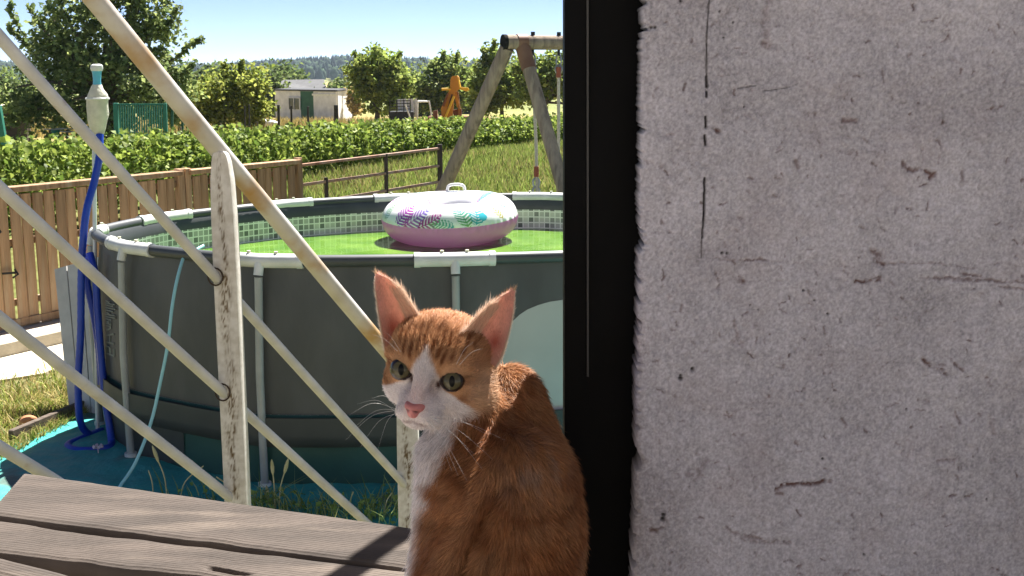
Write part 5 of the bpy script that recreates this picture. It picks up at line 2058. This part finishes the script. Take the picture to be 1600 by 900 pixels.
def coat(p):
    """pigment of the coat at points (u, v, w), with some painted shading"""
    p = np.asarray(p, np.float32)
    u, v, w = p[:, 0], p[:, 1], p[:, 2]
    q = to_head(p)
    x, y, z = q[:, 0], q[:, 1], q[:, 2]
    hd = sdf_head(p)
    bd_ = sdf_body(p)
    mix = lambda a, b, t: a * (1 - t[:, None]) + b * t[:, None]
    n1 = fbm(u / 26 + 10, v / 34 + w / 40, 201, 4)
    n2 = fbm(u / 9 + w / 13, v / 22 + 30, 203, 3)
    # ---- body
    c = mix(np.tile(O2, (len(p), 1)), np.tile(O1 * .86, (len(p), 1)), np.clip(n1 * 1.6 - .3, 0, 1))
    band = np.sin((u - 800) * .030 + (v - 700) * .055 * (u > 740) + 3.2 * fbm(u / 70, v / 70, 207, 2) * 2)
    c = mix(c, np.tile(DK * 1.25, (len(p), 1)), np.clip(band * 1.6 - .75, 0, 1) * .80 * sstep(v, 640, 740))
    c = mix(c, np.tile(DK, (len(p), 1)), np.clip(n2 * 2.6 - 1.25, 0, 1) * .75)
    rid = np.exp(-((u - np.interp(v, [700, 730, 870, 900], [772, 760, 698, 690])) / 13) ** 2) * sstep(v, 700, 740) * (1 - sstep(v, 860, 905)) * (w < 0)
    c = mix(c, np.tile(O1 * 1.05, (len(p), 1)), rid * .6)  # fold ridge lightened in the colour, as if catching light
    grey = np.exp(-((u - 835) / 50) ** 2 - ((v - 715) / 42) ** 2) * np.clip(n2 * 2.6 - 1.0, 0, 1)
    c = mix(c, np.tile([.46, .33, .25], (len(p), 1)), grey * .7)
    wl = np.interp(v, [640, 675, 700, 740, 820, 900, 1000], [712, 705, 692, 671, 659, 653, 660]) - w * .10
    k = 1 - sstep(u + 26 * (n2 - .5), wl - 10, wl + 12)
    c = mix(c, np.tile(WH, (len(p), 1)), k)
    # ---- head
    hc = mix(np.tile(O1, (len(p), 1)), np.tile(O1 * [1.15, 1.2, 1.25], (len(p), 1)), np.clip(n1 * 2 - .6, 0, 1))
    hc = mix(hc, np.tile(O2 * 1.1, (len(p), 1)), sstep(y, 55, 95) * .5 + .35 * sstep(x, 45, 80))
    wob = 5 * (fbm(x / 12 + 3, y / 18, 211, 2) - .5)
    ax_ = np.abs(x + wob)
    st = np.zeros_like(x)
    for x0, y0, y1, wd in ((6, 36, 88, 2.8), (15, 27, 82, 3.0), (25, 20, 74, 3.4), (36, 24, 82, 3.2), (48, 36, 84, 3.0), (60, 48, 84, 2.6)):
        xx = x0 + (y - y0) * .07
        st = np.maximum(st, np.exp(-((ax_ - xx) / wd) ** 2) * sstep(y, y0 - 4, y0 + 8) * (1 - sstep(y, y1 - 14, y1)))
    st *= np.clip(fbm(x / 10, y / 12 + 9, 213, 2) * 2.4 - .15, 0, 1)
    hc = mix(hc, np.tile(DK * .9, (len(p), 1)), np.clip(st * 1.25, 0, 1) * .95)
    # cheek lines
    ck = np.exp(-((y - (3 + (np.abs(x) - 66) * .10)) / 5.0) ** 2) * sstep(np.abs(x), 58, 66) + .8 * np.exp(-((y + 24 - (np.abs(x) - 60) * .42) / 6) ** 2) * sstep(np.abs(x), 48, 62)
    hc = mix(hc, np.tile(DK * 1.1, (len(p), 1)), np.clip(ck, 0, 1) * .72)
    # white blaze, muzzle, cheeks, chin
    half = np.interp(y, [-110, -60, -38, -26, -14, 0, 14, 26, 38, 44], [95, 90, 72, 48, 31, 22, 15, 8, 2, 0])
    half = half + np.where(x > 0, np.interp(y, [-60, -30, -10], [6, 6, 0]), np.interp(y, [-60, -30, -10], [0, 4, 0]))
    kw = 1 - sstep(np.abs(x) + 8 * (n2 - .5), half - 5, half + 6)
    kw = np.where(half <= 0, 0, kw)
    hc = mix(hc, np.tile(WH, (len(p), 1)), kw)
    pink = np.exp(-((x / 20) ** 2 + ((y + 30) / 26) ** 2)) * (z > 50)
    hc = mix(hc, np.tile([.62, .42, .40], (len(p), 1)), pink * .55)
    # eye liner
    for sx, e in ((-1, EYE_L), (1, EYE_R)):
        r = q - e.astype(np.float32)
        gz_ = np.array([sx * .30, -.02, .95])
        gz_ /= np.linalg.norm(gz_)
        tx = np.cross([0, 1, 0], gz_)
        tx /= np.linalg.norm(tx)
        ty = np.cross(gz_, tx)
        an = math.radians(13) * sx
        tx, ty = tx * math.cos(an) + ty * math.sin(an), -tx * math.sin(an) + ty * math.cos(an)
        X, Y_ = r @ tx.astype(np.float32), r @ ty.astype(np.float32)
        hole = np.maximum(np.hypot(X, Y_ - 5.5) - 15.8, np.hypot(X, Y_ + 6.0) - 15.0)
        ln = (1 - sstep(hole, 3.6, 6.2)) * (z > 20)
        hc = mix(hc, np.tile(EYELINE, (len(p), 1)), ln)
        tear = np.exp(-((X + sx * 21) / 4.2) ** 2 - ((Y_ + 7) / 6.5) ** 2) * (z > 20)
        hc = mix(hc, np.tile(EYELINE * 2.2, (len(p), 1)), np.clip(tear * 1.2, 0, 1))
        outer = np.exp(-((X - sx * 24) / 9) ** 2 - ((Y_ - 4) / 3.2) ** 2) * (z > 10)
        hc = mix(hc, np.tile(DK * .6, (len(p), 1)), outer * .8)
    mouth = np.exp(-((y + 67 + np.abs(x) * .22) / 2.4) ** 2) * sstep(-np.abs(x), -22, -12) * (z > 50)
    hc = mix(hc, np.tile([.16, .07, .06], (len(p), 1)), mouth * .5)
    ruff = sstep(x, 58, 84) * (1 - sstep(y, 5, 40)) * sstep(y, -80, -20)
    hc = mix(hc, np.tile([.74, .52, .34], (len(p), 1)), ruff * .6)
    under = np.exp(-((u - 765) / 42) ** 2 - ((v - 668) / 40) ** 2)  # shade below the head painted into the neck coat
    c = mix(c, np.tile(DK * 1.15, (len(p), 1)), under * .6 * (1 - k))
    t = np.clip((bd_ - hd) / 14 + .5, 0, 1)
    t = np.where(v > 735, 0, t)
    return mix(c, hc, t), t, q


def build_cat():
    V, F = surface_nets((592, 462, -185), (968, 1322, 175), 3.2, sdf_cat)
    col, hm, q = coat(V)
    Wd = cat_world(V)
    base = cat_world(np.array([[770., 1290, -20]]))[0]
    root = thing('cat', 'ginger and white tabby cat sitting sideways, its head turned to look back', 'cat', (base[0], base[1], SILL_Z))
    m_skin = mat('cat_coat', (1, 1, 1), None, .8, attr='Col', spec=.1)
    body_me = mesh_np('body', Wd, F, col * .8, True)
    body = link('body', body_me, m_skin, root)
    nor = np.zeros(len(V) * 3, np.float32)
    body_me.vertices.foreach_get('normal', nor)
    nor = nor.reshape(-1, 3)
    # make sure normals look outwards
    vi = np.argmax(V[:, 0])
    if nor[vi] @ np.array([1, 0, 0]) < 0:
        body_me.flip_normals()
        nor = -nor
    # ---- fur: many short tapered strands
    r = np.random.default_rng(99)
    tri = np.concatenate([F[:, [0, 1, 2]], F[:, [0, 2, 3]]])
    a, b, c = V[tri[:, 0]], V[tri[:, 1]], V[tri[:, 2]]
    area = np.linalg.norm(np.cross(b - a, c - a), axis=1) / 2
    cen = (a + b + c) / 3
    wgt = area * np.where(cen[:, 1] > 960, .12, 1) * np.where(cen[:, 2] > 90, .5, 1)
    ch = to_head(cen.astype(np.float32))
    onface = (sdf_head(cen.astype(np.float32)) < 6) & (cen[:, 1] < 735)
    wgt = wgt * np.where(onface, 2.3, 1.0)
    NF = 235000
    pick = r.choice(len(tri), NF, p=wgt / wgt.sum())
    s, t = r.uniform(size=NF), r.uniform(size=NF)
    fl_ = s + t > 1
    s[fl_], t[fl_] = 1 - s[fl_], 1 - t[fl_]
    root_p = a[pick] + (b - a)[pick] * s[:, None] + (c - a)[pick] * t[:, None]
    # normals in cat frame
    Rw = np.stack([_X, -_U, _F])
    nv = (nor @ Rw.T)
    nn = nv[tri[pick, 0]] * (1 - s - t)[:, None] + nv[tri[pick, 1]] * s[:, None] + nv[tri[pick, 2]] * t[:, None]
    nn /= np.linalg.norm(nn, axis=1)[:, None]
    fc, fh, fq = coat(root_p.astype(np.float32))
    # lie direction
    noseW = from_head(np.array([[0, -40, 100.]]))[0]
    dh = root_p - noseW
    dh /= np.linalg.norm(dh, axis=1)[:, None]
    swirl = fbm(root_p[:, 0] / 40, root_p[:, 1] / 40, 301, 2) - .5
    db = np.stack([.10 + .9 * swirl + .35 * np.clip((root_p[:, 0] - 800) / 100, -1, 1), np.ones(NF), .1 * np.ones(NF)], -1)
    # shoulder fur sweeps down and left along the fold
    fold = np.exp(-((root_p[:, 0] - 735) / 60) ** 2 - ((root_p[:, 1] - 800) / 110) ** 2)[:, None]
    db = db + fold * np.array([-.75, 0, 0])
    rump_w = np.clip((root_p[:, 0] - 850) / 60, 0, 1)[:, None]
    db /= np.linalg.norm(db, axis=1)[:, None]
    d = dh * fh[:, None] + db * (1 - fh[:, None])
    d = d - nn * (d * nn).sum(1)[:, None]
    d /= np.linalg.norm(d, axis=1)[:, None] + 1e-6
    jit = r.normal(size=(NF, 3)) * .22
    X, Y_, Z = fq[:, 0], fq[:, 1], fq[:, 2]
    eye_d = np.minimum(np.linalg.norm(fq - EYE_L, axis=1), np.linalg.norm(fq - EYE_R, axis=1))
    nose_d = np.linalg.norm(fq - np.array([0, -48, 94]), axis=1)
    lf = np.clip(np.interp(nose_d, [8, 25, 60, 110, 150], [1.5, 3.5, 6.5, 10, 15]) * np.interp(eye_d, [22, 30, 45], [.25, .55, 1]), .8, 20)
    lb = np.interp(root_p[:, 1], [600, 680, 800, 1000], [17, 20, 22, 20]) + np.where(root_p[:, 0] < 690, 3, 0)
    ln = (lf * fh + lb * (1 - fh)) * r.uniform(.6, 1.25, NF)
    rise = np.interp(fh, [0, 1], [.36, .32])[:, None]
    tuft = (fbm(root_p[:, 0] / 7 + root_p[:, 2] / 9, root_p[:, 1] / 11, 307, 2) - .5)[:, None]
    side = np.cross(nn, d)
    dirn = d + nn * rise + jit + side * tuft * 1.15
    dirn /= np.linalg.norm(dirn, axis=1)[:, None]
    ok = (root_p[:, 1] < 1295) & ~((nose_d < 13) & (Y_ > -62))
    # keep hairs out of the eye openings
    tipq = to_head((root_p + dirn * ln[:, None]).astype(np.float32))
    for e in (EYE_L, EYE_R):
        ok &= np.linalg.norm(tipq - e, axis=1) > EYE_RAD + .5
        ok &= ~((np.hypot(*(tipq - e)[:, :2].T) < 14) & (tipq[:, 2] > 50))
    root_p, dirn, nn, ln, fc, fh, d = [q_[ok] for q_ in (root_p, dirn, nn, ln, fc, fh, d)]
    n = len(root_p)
    bend = d - nn * .25
    p0 = root_p - nn * .8
    p1 = root_p + dirn * (ln * .5)[:, None]
    p2 = p1 + (dirn * .75 + bend * .35) * (ln * .5)[:, None]
    # face the strand width mostly across the hair, random roll
    wv = np.cross(dirn, nn + r.normal(size=(n, 3)) * .5)
    wv /= np.linalg.norm(wv, axis=1)[:, None] + 1e-6
    wd = (np.where(fh > .5, .34, .46) * r.uniform(.7, 1.3, n))[:, None]
    FV = np.stack([p0 - wv * wd, p0 + wv * wd, p1 + wv * wd * .75, p1 - wv * wd * .75, p2], 1)
    var = np.where(fh > .5, r.uniform(.85, 1.15, n), r.uniform(.65, 1.3, n))[:, None] * (1 + np.where(fh > .5, .12, .5) * (-.5 + fbm(root_p[:, 0] / 5 + root_p[:, 2] / 6, root_p[:, 1] / 12, 311, 2)))[:, None]
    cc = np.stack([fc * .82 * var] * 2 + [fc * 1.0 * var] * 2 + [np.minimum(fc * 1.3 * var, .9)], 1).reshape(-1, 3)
    i = np.arange(n)[:, None] * 5
    m_fur = mat('cat_fur', (1, 1, 1), None, .5, attr='Col', spec=.18, trans=.36)
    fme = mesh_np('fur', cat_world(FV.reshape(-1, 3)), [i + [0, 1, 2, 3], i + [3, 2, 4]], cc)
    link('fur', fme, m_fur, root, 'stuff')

    # ---- ears
    def ear(Lp, Rp, w0, tip_w, depth, name, seed, mirror):
        nt_, ns_ = 30, 21
        L_ = np.array(smooth_path([(a_, b_, 0) for a_, b_ in Lp], 12))[:, :2]
        R_ = np.array(smooth_path([(a_, b_, 0) for a_, b_ in Rp], 12))[:, :2]

        def resamp(Q):
            l = np.concatenate([[0], np.cumsum(np.linalg.norm(np.diff(Q, axis=0), axis=1))])
            tt = np.linspace(0, 1, nt_) ** .9 * l[-1]
            return np.stack([np.interp(tt, l, Q[:, 0]), np.interp(tt, l, Q[:, 1])], -1)
        L_, R_ = resamp(L_), resamp(R_)
        T = np.linspace(0, 1, nt_)
        S_ = np.linspace(0, 1, ns_)
        front = np.zeros((nt_, ns_, 3))
        for i_ in range(nt_):
            for j in range(ns_):
                s_ = S_[j]
                xy = L_[i_] * (1 - s_) + R_[i_] * s_
                dp = depth * (1 - T[i_]) ** .8 * math.sin(math.pi * (s_ if not mirror else s_)) ** .8
                # the outer margin stands a little further back
                sk = (s_ - .5) * (14 if mirror else -14) * (1 - T[i_])
                front[i_, j] = [*xy, w0 * (1 - T[i_]) + tip_w * T[i_] + dp + sk]
        back = front + np.array([0, 0, 3.2])
        back[:, 1:-1, 2] += 1.5
        allv = np.concatenate([front.reshape(-1, 3), back.reshape(-1, 3)])
        idx = np.arange(nt_ * ns_).reshape(nt_, ns_)
        o = nt_ * ns_
        Fq = [np.stack([idx[:-1, :-1], idx[:-1, 1:], idx[1:, 1:], idx[1:, :-1]], -1).reshape(-1, 4)]
        Fq.append(Fq[0][:, ::-1] + o)
        ring = np.concatenate([idx[:, 0], idx[-1, 1:], idx[::-1, -1][1:], idx[0, ::-1][1:]])
        Fq.append(np.stack([ring[:-1], ring[1:], ring[1:] + o, ring[:-1] + o], -1))
        Tg, Sg = np.meshgrid(T, S_, indexing='ij')
        out = np.abs(Sg - .5) * 2
        nz = fbm(front[..., 0] / 9, front[..., 1] / 14, seed)
        pk = np.array([.74, .43, .35])
        deep = np.array([.40, .10, .075])
        lo_ = np.clip(1 - Tg * 2.4, 0, 1)
        inner_side = (1 - Sg) if mirror else Sg
        k_deep = np.clip(1 - np.abs(Tg - .22) / .22, 0, 1) * np.clip(1 - np.abs(Sg - (.72 if mirror else .28)) / .3, 0, 1)  # shade of the fold and base painted into the ear colour
        col_ = pk * (.78 + .34 * nz + .16 * Tg - .30 * np.exp(-((Sg - (.34 if mirror else .66) - .1 * Tg) / .045) ** 2) * (1 - Tg))[..., None]
        col_ = col_ * (1 - k_deep[..., None]) + deep * k_deep[..., None]
        fur_in = np.clip((.30 - np.abs(Sg - (.10 if mirror else .9))) / .3, 0, 1) * np.clip(1.05 - Tg * 1.25, 0, 1)
        col_ = col_ * (1 - .75 * fur_in[..., None]) + np.array([.50, .30, .17]) * .75 * fur_in[..., None]
        rim = np.clip((out - .90) / .1, 0, 1)
        col_ = col_ * (1 - rim[..., None]) + np.array([.66, .50, .36]) * rim[..., None]  # ear edge paler, backlight put into the colour
        cols_ = np.concatenate([col_.reshape(-1, 3), np.tile(O1 * .95, (o, 1))])
        me = mesh_np('ear', cat_world(allv), Fq, cols_, True)
        e_ = link('ear', me, bpy.data.materials.get('ear_skin') or mat('ear_skin', (1, 1, 1), None, .6, attr='Col', spec=.2, trans=.5), root)
        # hairs on the rim, across the inside and on the back
        rr = np.random.default_rng(seed)
        P0, P1, C_ = [], [], []
        for side_, j, sg in ((0, 0, -1), (1, ns_ - 1, 1)):
            m_ = 420
            tt = rr.uniform(.0, 1, m_)
            fi = tt * (nt_ - 1)
            k0 = np.minimum(fi.astype(int), nt_ - 2)
            pt = front[k0, j] + (front[k0 + 1, j] - front[k0, j]) * (fi - k0)[:, None] + [0, 0, 1.6]
            up = front[np.minimum(k0 + 1, nt_ - 1), j] - front[k0, j]
            up /= np.linalg.norm(up, axis=1)[:, None] + 1e-6
            dr_ = up * .9 + np.array([sg * .55, 0, 0]) + rr.normal(size=(m_, 3)) * .25
            P0.append(pt)
            P1.append(pt + dr_ * rr.uniform(2.5, 5.5, m_)[:, None])
            C_.append(np.tile([.85, .72, .58], (m_, 1)))  # pale rim hairs, brightened to carry the backlight
        m_ = 22
        tip = front[-1, ns_ // 2]
        P0.append(tip + rr.normal(size=(m_, 3)) * .8)
        P1.append(tip + np.array([(-1 if not mirror else 1) * 3.5, -10, 0]) + rr.normal(size=(m_, 3)) * 2.2)
        C_.append(np.tile([.6, .4, .25], (m_, 1)))
        m_ = 1000                                       # long pale hairs from the inner edge
        tt = rr.uniform(0.02, .62, m_)
        k0 = (tt * (nt_ - 1)).astype(int)
        j = (ns_ - 1 - rr.integers(0, 7, m_)) if not mirror else rr.integers(0, 7, m_)
        pt = front[k0, j] + [0, 0, -.5]
        dr_ = np.stack([(-1 if not mirror else 1) * rr.uniform(.05, .8, m_), -rr.uniform(.6, 1.2, m_), -rr.uniform(.1, .6, m_)], -1)
        P0.append(pt)
        P1.append(pt + dr_ * rr.uniform(8, 22, m_)[:, None])
        C_.append(np.tile([.74, .54, .40], (m_, 1)) * rr.uniform(.7, 1.2, m_)[:, None])
        m_ = 2600                                      # short down inside
        k0, j = rr.integers(0, nt_ - 1, m_), rr.integers(1, ns_ - 1, m_)
        pt = front[k0, j] + rr.normal(size=(m_, 3)) * [1.5, 1.5, .2] + [0, 0, -.3]
        up = np.array([0, -1., -.45]) + rr.normal(size=(m_, 3)) * .3
        P0.append(pt)
        P1.append(pt + up * rr.uniform(2, 5, m_)[:, None])
        C_.append(col_[k0, j] * rr.uniform(.8, 1.2, m_)[:, None])
        m_ = 2400                                      # back of the ear
        k0, j = rr.integers(0, nt_ - 1, m_), rr.integers(0, ns_, m_)
        pt = back[k0, j] + [0, 0, .2]
        P0.append(pt)
        P1.append(pt + (np.array([0, -1., .5]) + rr.normal(size=(m_, 3)) * .3) * rr.uniform(4, 8, m_)[:, None])
        C_.append(np.tile(O1, (m_, 1)) * rr.uniform(.8, 1.2, m_)[:, None])
        P0, P1, C_ = np.concatenate(P0), np.concatenate(P1), np.concatenate(C_)
        dv = P1 - P0
        wv_ = np.cross(dv, [0, 0, 1.0])
        wv_ /= np.linalg.norm(wv_, axis=1)[:, None] + 1e-6
        HV = np.stack([P0 - wv_ * .32, P0 + wv_ * .32, P1], 1).reshape(-1, 3)
        hf = np.arange(len(P0))[:, None] * 3 + [0, 1, 2]
        link('ear_hair', mesh_np('ear_hair', cat_world(HV), [hf], np.repeat(C_, 3, 0)), m_fur, e_, 'stuff')

    ear([(603, 556), (596, 520), (590, 478), (587, 447), (589, 428)], [(668, 512), (650, 484), (631, 456), (610, 437), (590, 428)], -8, -8, 26, 'ear', 5, False)
    ear([(716, 530), (742, 499), (765, 477), (786, 461), (802, 454)], [(776, 572), (786, 552), (796, 516), (802, 484), (803, 455)], -46, -22, 26, 'ear', 6, True)

    # ---- eyes
    for sx, e in ((-1, EYE_L), (1, EYE_R)):
        # looking at the viewer: gaze is towards -w
        gaze = np.array([.02, .0, -1.0])
        gaze /= np.linalg.norm(gaze)
        cu = from_head((e - [0, 0, 2.5])[None])[0]
        side_ = np.cross(gaze, [0, -1, 0])
        side_ /= np.linalg.norm(side_)
        upv = np.cross(side_, gaze)
        nl, na_ = 34, 40
        Vv, Cc_ = [], []
        for i_ in range(nl + 1):
            th = math.pi * i_ / nl
            for k_ in range(na_):
                a_ = 2 * math.pi * k_ / na_
                bulge = 1.0
                dv = gaze * math.cos(th) + (side_ * math.cos(a_) + upv * math.sin(a_)) * math.sin(th)
                Vv.append(cu + dv * EYE_RAD * bulge)
                ang = math.degrees(th)
                fib = .78 + .44 * float(fbm(np.array([a_ * 7.0]), np.array([ang / 9]), 401, 2)[0])
                iris = np.array([.085, .072, .035]) * fib * np.interp(ang, [8, 18, 36, 44], [1.1, 1.0, .95, .7])
                if ang > 46:
                    iris = np.array([.02, .013, .010])
                Cc_.append(iris)
        Fv = [(i_ * na_ + k_, i_ * na_ + (k_ + 1) % na_, (i_ + 1) * na_ + (k_ + 1) % na_, (i_ + 1) * na_ + k_) for i_ in range(nl) for k_ in range(na_)]
        em = bpy.data.materials.get('eye_ball') or mat('eye_ball', (1, 1, 1), None, .16, attr='Col', spec=.3)
        eo = link('eye', mesh_np('eye', cat_world(np.array(Vv)), np.array(Fv), np.array(Cc_), True), em, root)
        pv, n_ = [], 28
        rows = [(1.0, 0), (.66, .5), (.33, .55), (0.02, .6)]
        for s_, lift in rows:
            for k_ in range(n_):
                a_ = 2 * math.pi * k_ / n_
                x_, y_ = 4.3 * math.cos(a_) * s_, 8.6 * math.sin(a_) * s_
                rr_ = math.sqrt(max(EYE_RAD ** 2 - x_ * x_ - y_ * y_, 0))
                pv.append(cu + side_ * x_ + upv * y_ + gaze * (rr_ + .35))
        pf = [(i_ * n_ + k_, i_ * n_ + (k_ + 1) % n_, (i_ + 1) * n_ + (k_ + 1) % n_, (i_ + 1) * n_ + k_) for i_ in range(3) for k_ in range(n_)]
        link('pupil', mesh_np('pupil', cat_world(np.array(pv)), np.array(pf), None, True), bpy.data.materials.get('pupil') or mat('pupil', (.004, .004, .004), None, .35, spec=.15), eo)

    # ---- nose leather: heart-shaped pad with nostrils
    nv_, nf_, ncol = [], [], []
    na2, nr2 = 32, 9
    for i_ in range(nr2 + 1):
        for k_ in range(na2):
            a_ = 2 * math.pi * k_ / na2
            rad = i_ / nr2
            cx, sy_ = math.cos(a_), math.sin(a_)
            # rounded triangle, point down
            rr_ = 15.5 * (1 - .24 * math.cos(3 * (a_ + math.pi / 2) + math.pi) * .9) * (.95 if sy_ > 0 else 1)
            x_, y_ = rr_ * cx * 1.0 * rad, rr_ * sy_ * .80 * rad
            z_ = 101 - 9.5 * rad ** 3 - .018 * x_ * x_ + .10 * y_ - (5 if i_ == nr2 else 0)
            dn = min(math.hypot((abs(x_) - 7.0) / 3.4, (y_ + 2.2 - abs(abs(x_) - 7) * .3) / 2.0), 3)
            z_ -= 3.2 * math.exp(-dn * dn)
            c_ = np.array([.46, .165, .15]) * (1 - .75 * math.exp(-dn * dn * .8))
            c_ = c_ * (.9 + .25 * float(fbm(np.array([x_ / 3]), np.array([y_ / 3]), 77)[0]))
            nv_.append([x_, -47 + y_, z_])
            ncol.append(c_)
    nf_ = [(i_ * na2 + k_, i_ * na2 + (k_ + 1) % na2, (i_ + 1) * na2 + (k_ + 1) % na2, (i_ + 1) * na2 + k_) for i_ in range(nr2) for k_ in range(na2)]
    link('nose', mesh_np('nose', cat_world(from_head(np.array(nv_))), np.array(nf_), np.array(ncol), True), mat('nose_leather', (1, 1, 1), None, .5, attr='Col', spec=.35, bump=.3, bscale=900, bdist=.0006), root)

    # ---- whiskers
    m_wh = mat('whisker', (.6, .57, .54), None, .4, spec=.5)
    rw = np.random.default_rng(55)
    wl_ = []
    for k_, (ex, ey, ew) in enumerate([(560, 662, -70), (548, 680, -60), (556, 640, -80), (590, 615, -75), (572, 690, -75), (600, 690, -80), (566, 625, -60)]):
        wl_.append(((-20 - 3 * (k_ % 3), -54 - 4 * (k_ // 3), 84), (ex, ey, ew), -14))
    for k_, (ex, ey, ew) in enumerate([(762, 662, -125), (772, 700, -120), (758, 715, -125), (735, 730, -130), (722, 722, -130), (790, 672, -120), (745, 690, -135), (712, 715, -125)]):
        wl_.append(((20 + 3 * (k_ % 3), -54 - 4 * (k_ // 3), 84), (ex, ey, ew), -10))
    for sx in (-1, 1):
        e = EYE_L if sx < 0 else EYE_R
        for k_ in range(2):
            p_ = from_head((e + [sx * (4 + 5 * k_), 27, 6])[None])[0]
            wl_.append((None, (p_[0] + sx * (26 + 10 * k_), p_[1] - 34 + 8 * k_, p_[2] - 22), -6, p_))
    for it in wl_:
        a_ = from_head(np.array(it[0])[None])[0] if it[0] is not None else it[3]
        b_ = np.array(it[1], float)
        mid = (a_ + b_) / 2 + [0, it[2], -6]
        pts = cat_world(np.array(smooth_path([a_, mid, b_], 8)))
        link('whisker', sm(MB().tube(pts, [.00012 * (1 - .8 * i_ / 16) for i_ in range(17)], 5)), m_wh, root)


build_cat()
# ------------------------------------------------------------------ air: haze that fades the far hills
hm_ = bpy.data.materials.new('haze_air')
hm_.use_nodes = True
hn = hm_.node_tree
hn.nodes.remove(hn.nodes['Principled BSDF'])
pv_ = hn.nodes.new('ShaderNodeVolumePrincipled')
pv_.inputs['Color'].default_value = (.70, .84, 1.0, 1)
pv_.inputs['Density'].default_value = 0.00016
hn.links.new(pv_.outputs[0], hn.nodes['Material Output'].inputs['Volume'])
link('haze', MB().box((0, 1450, 6.5), (7400, 3200, 31)), hm_, kind='stuff')
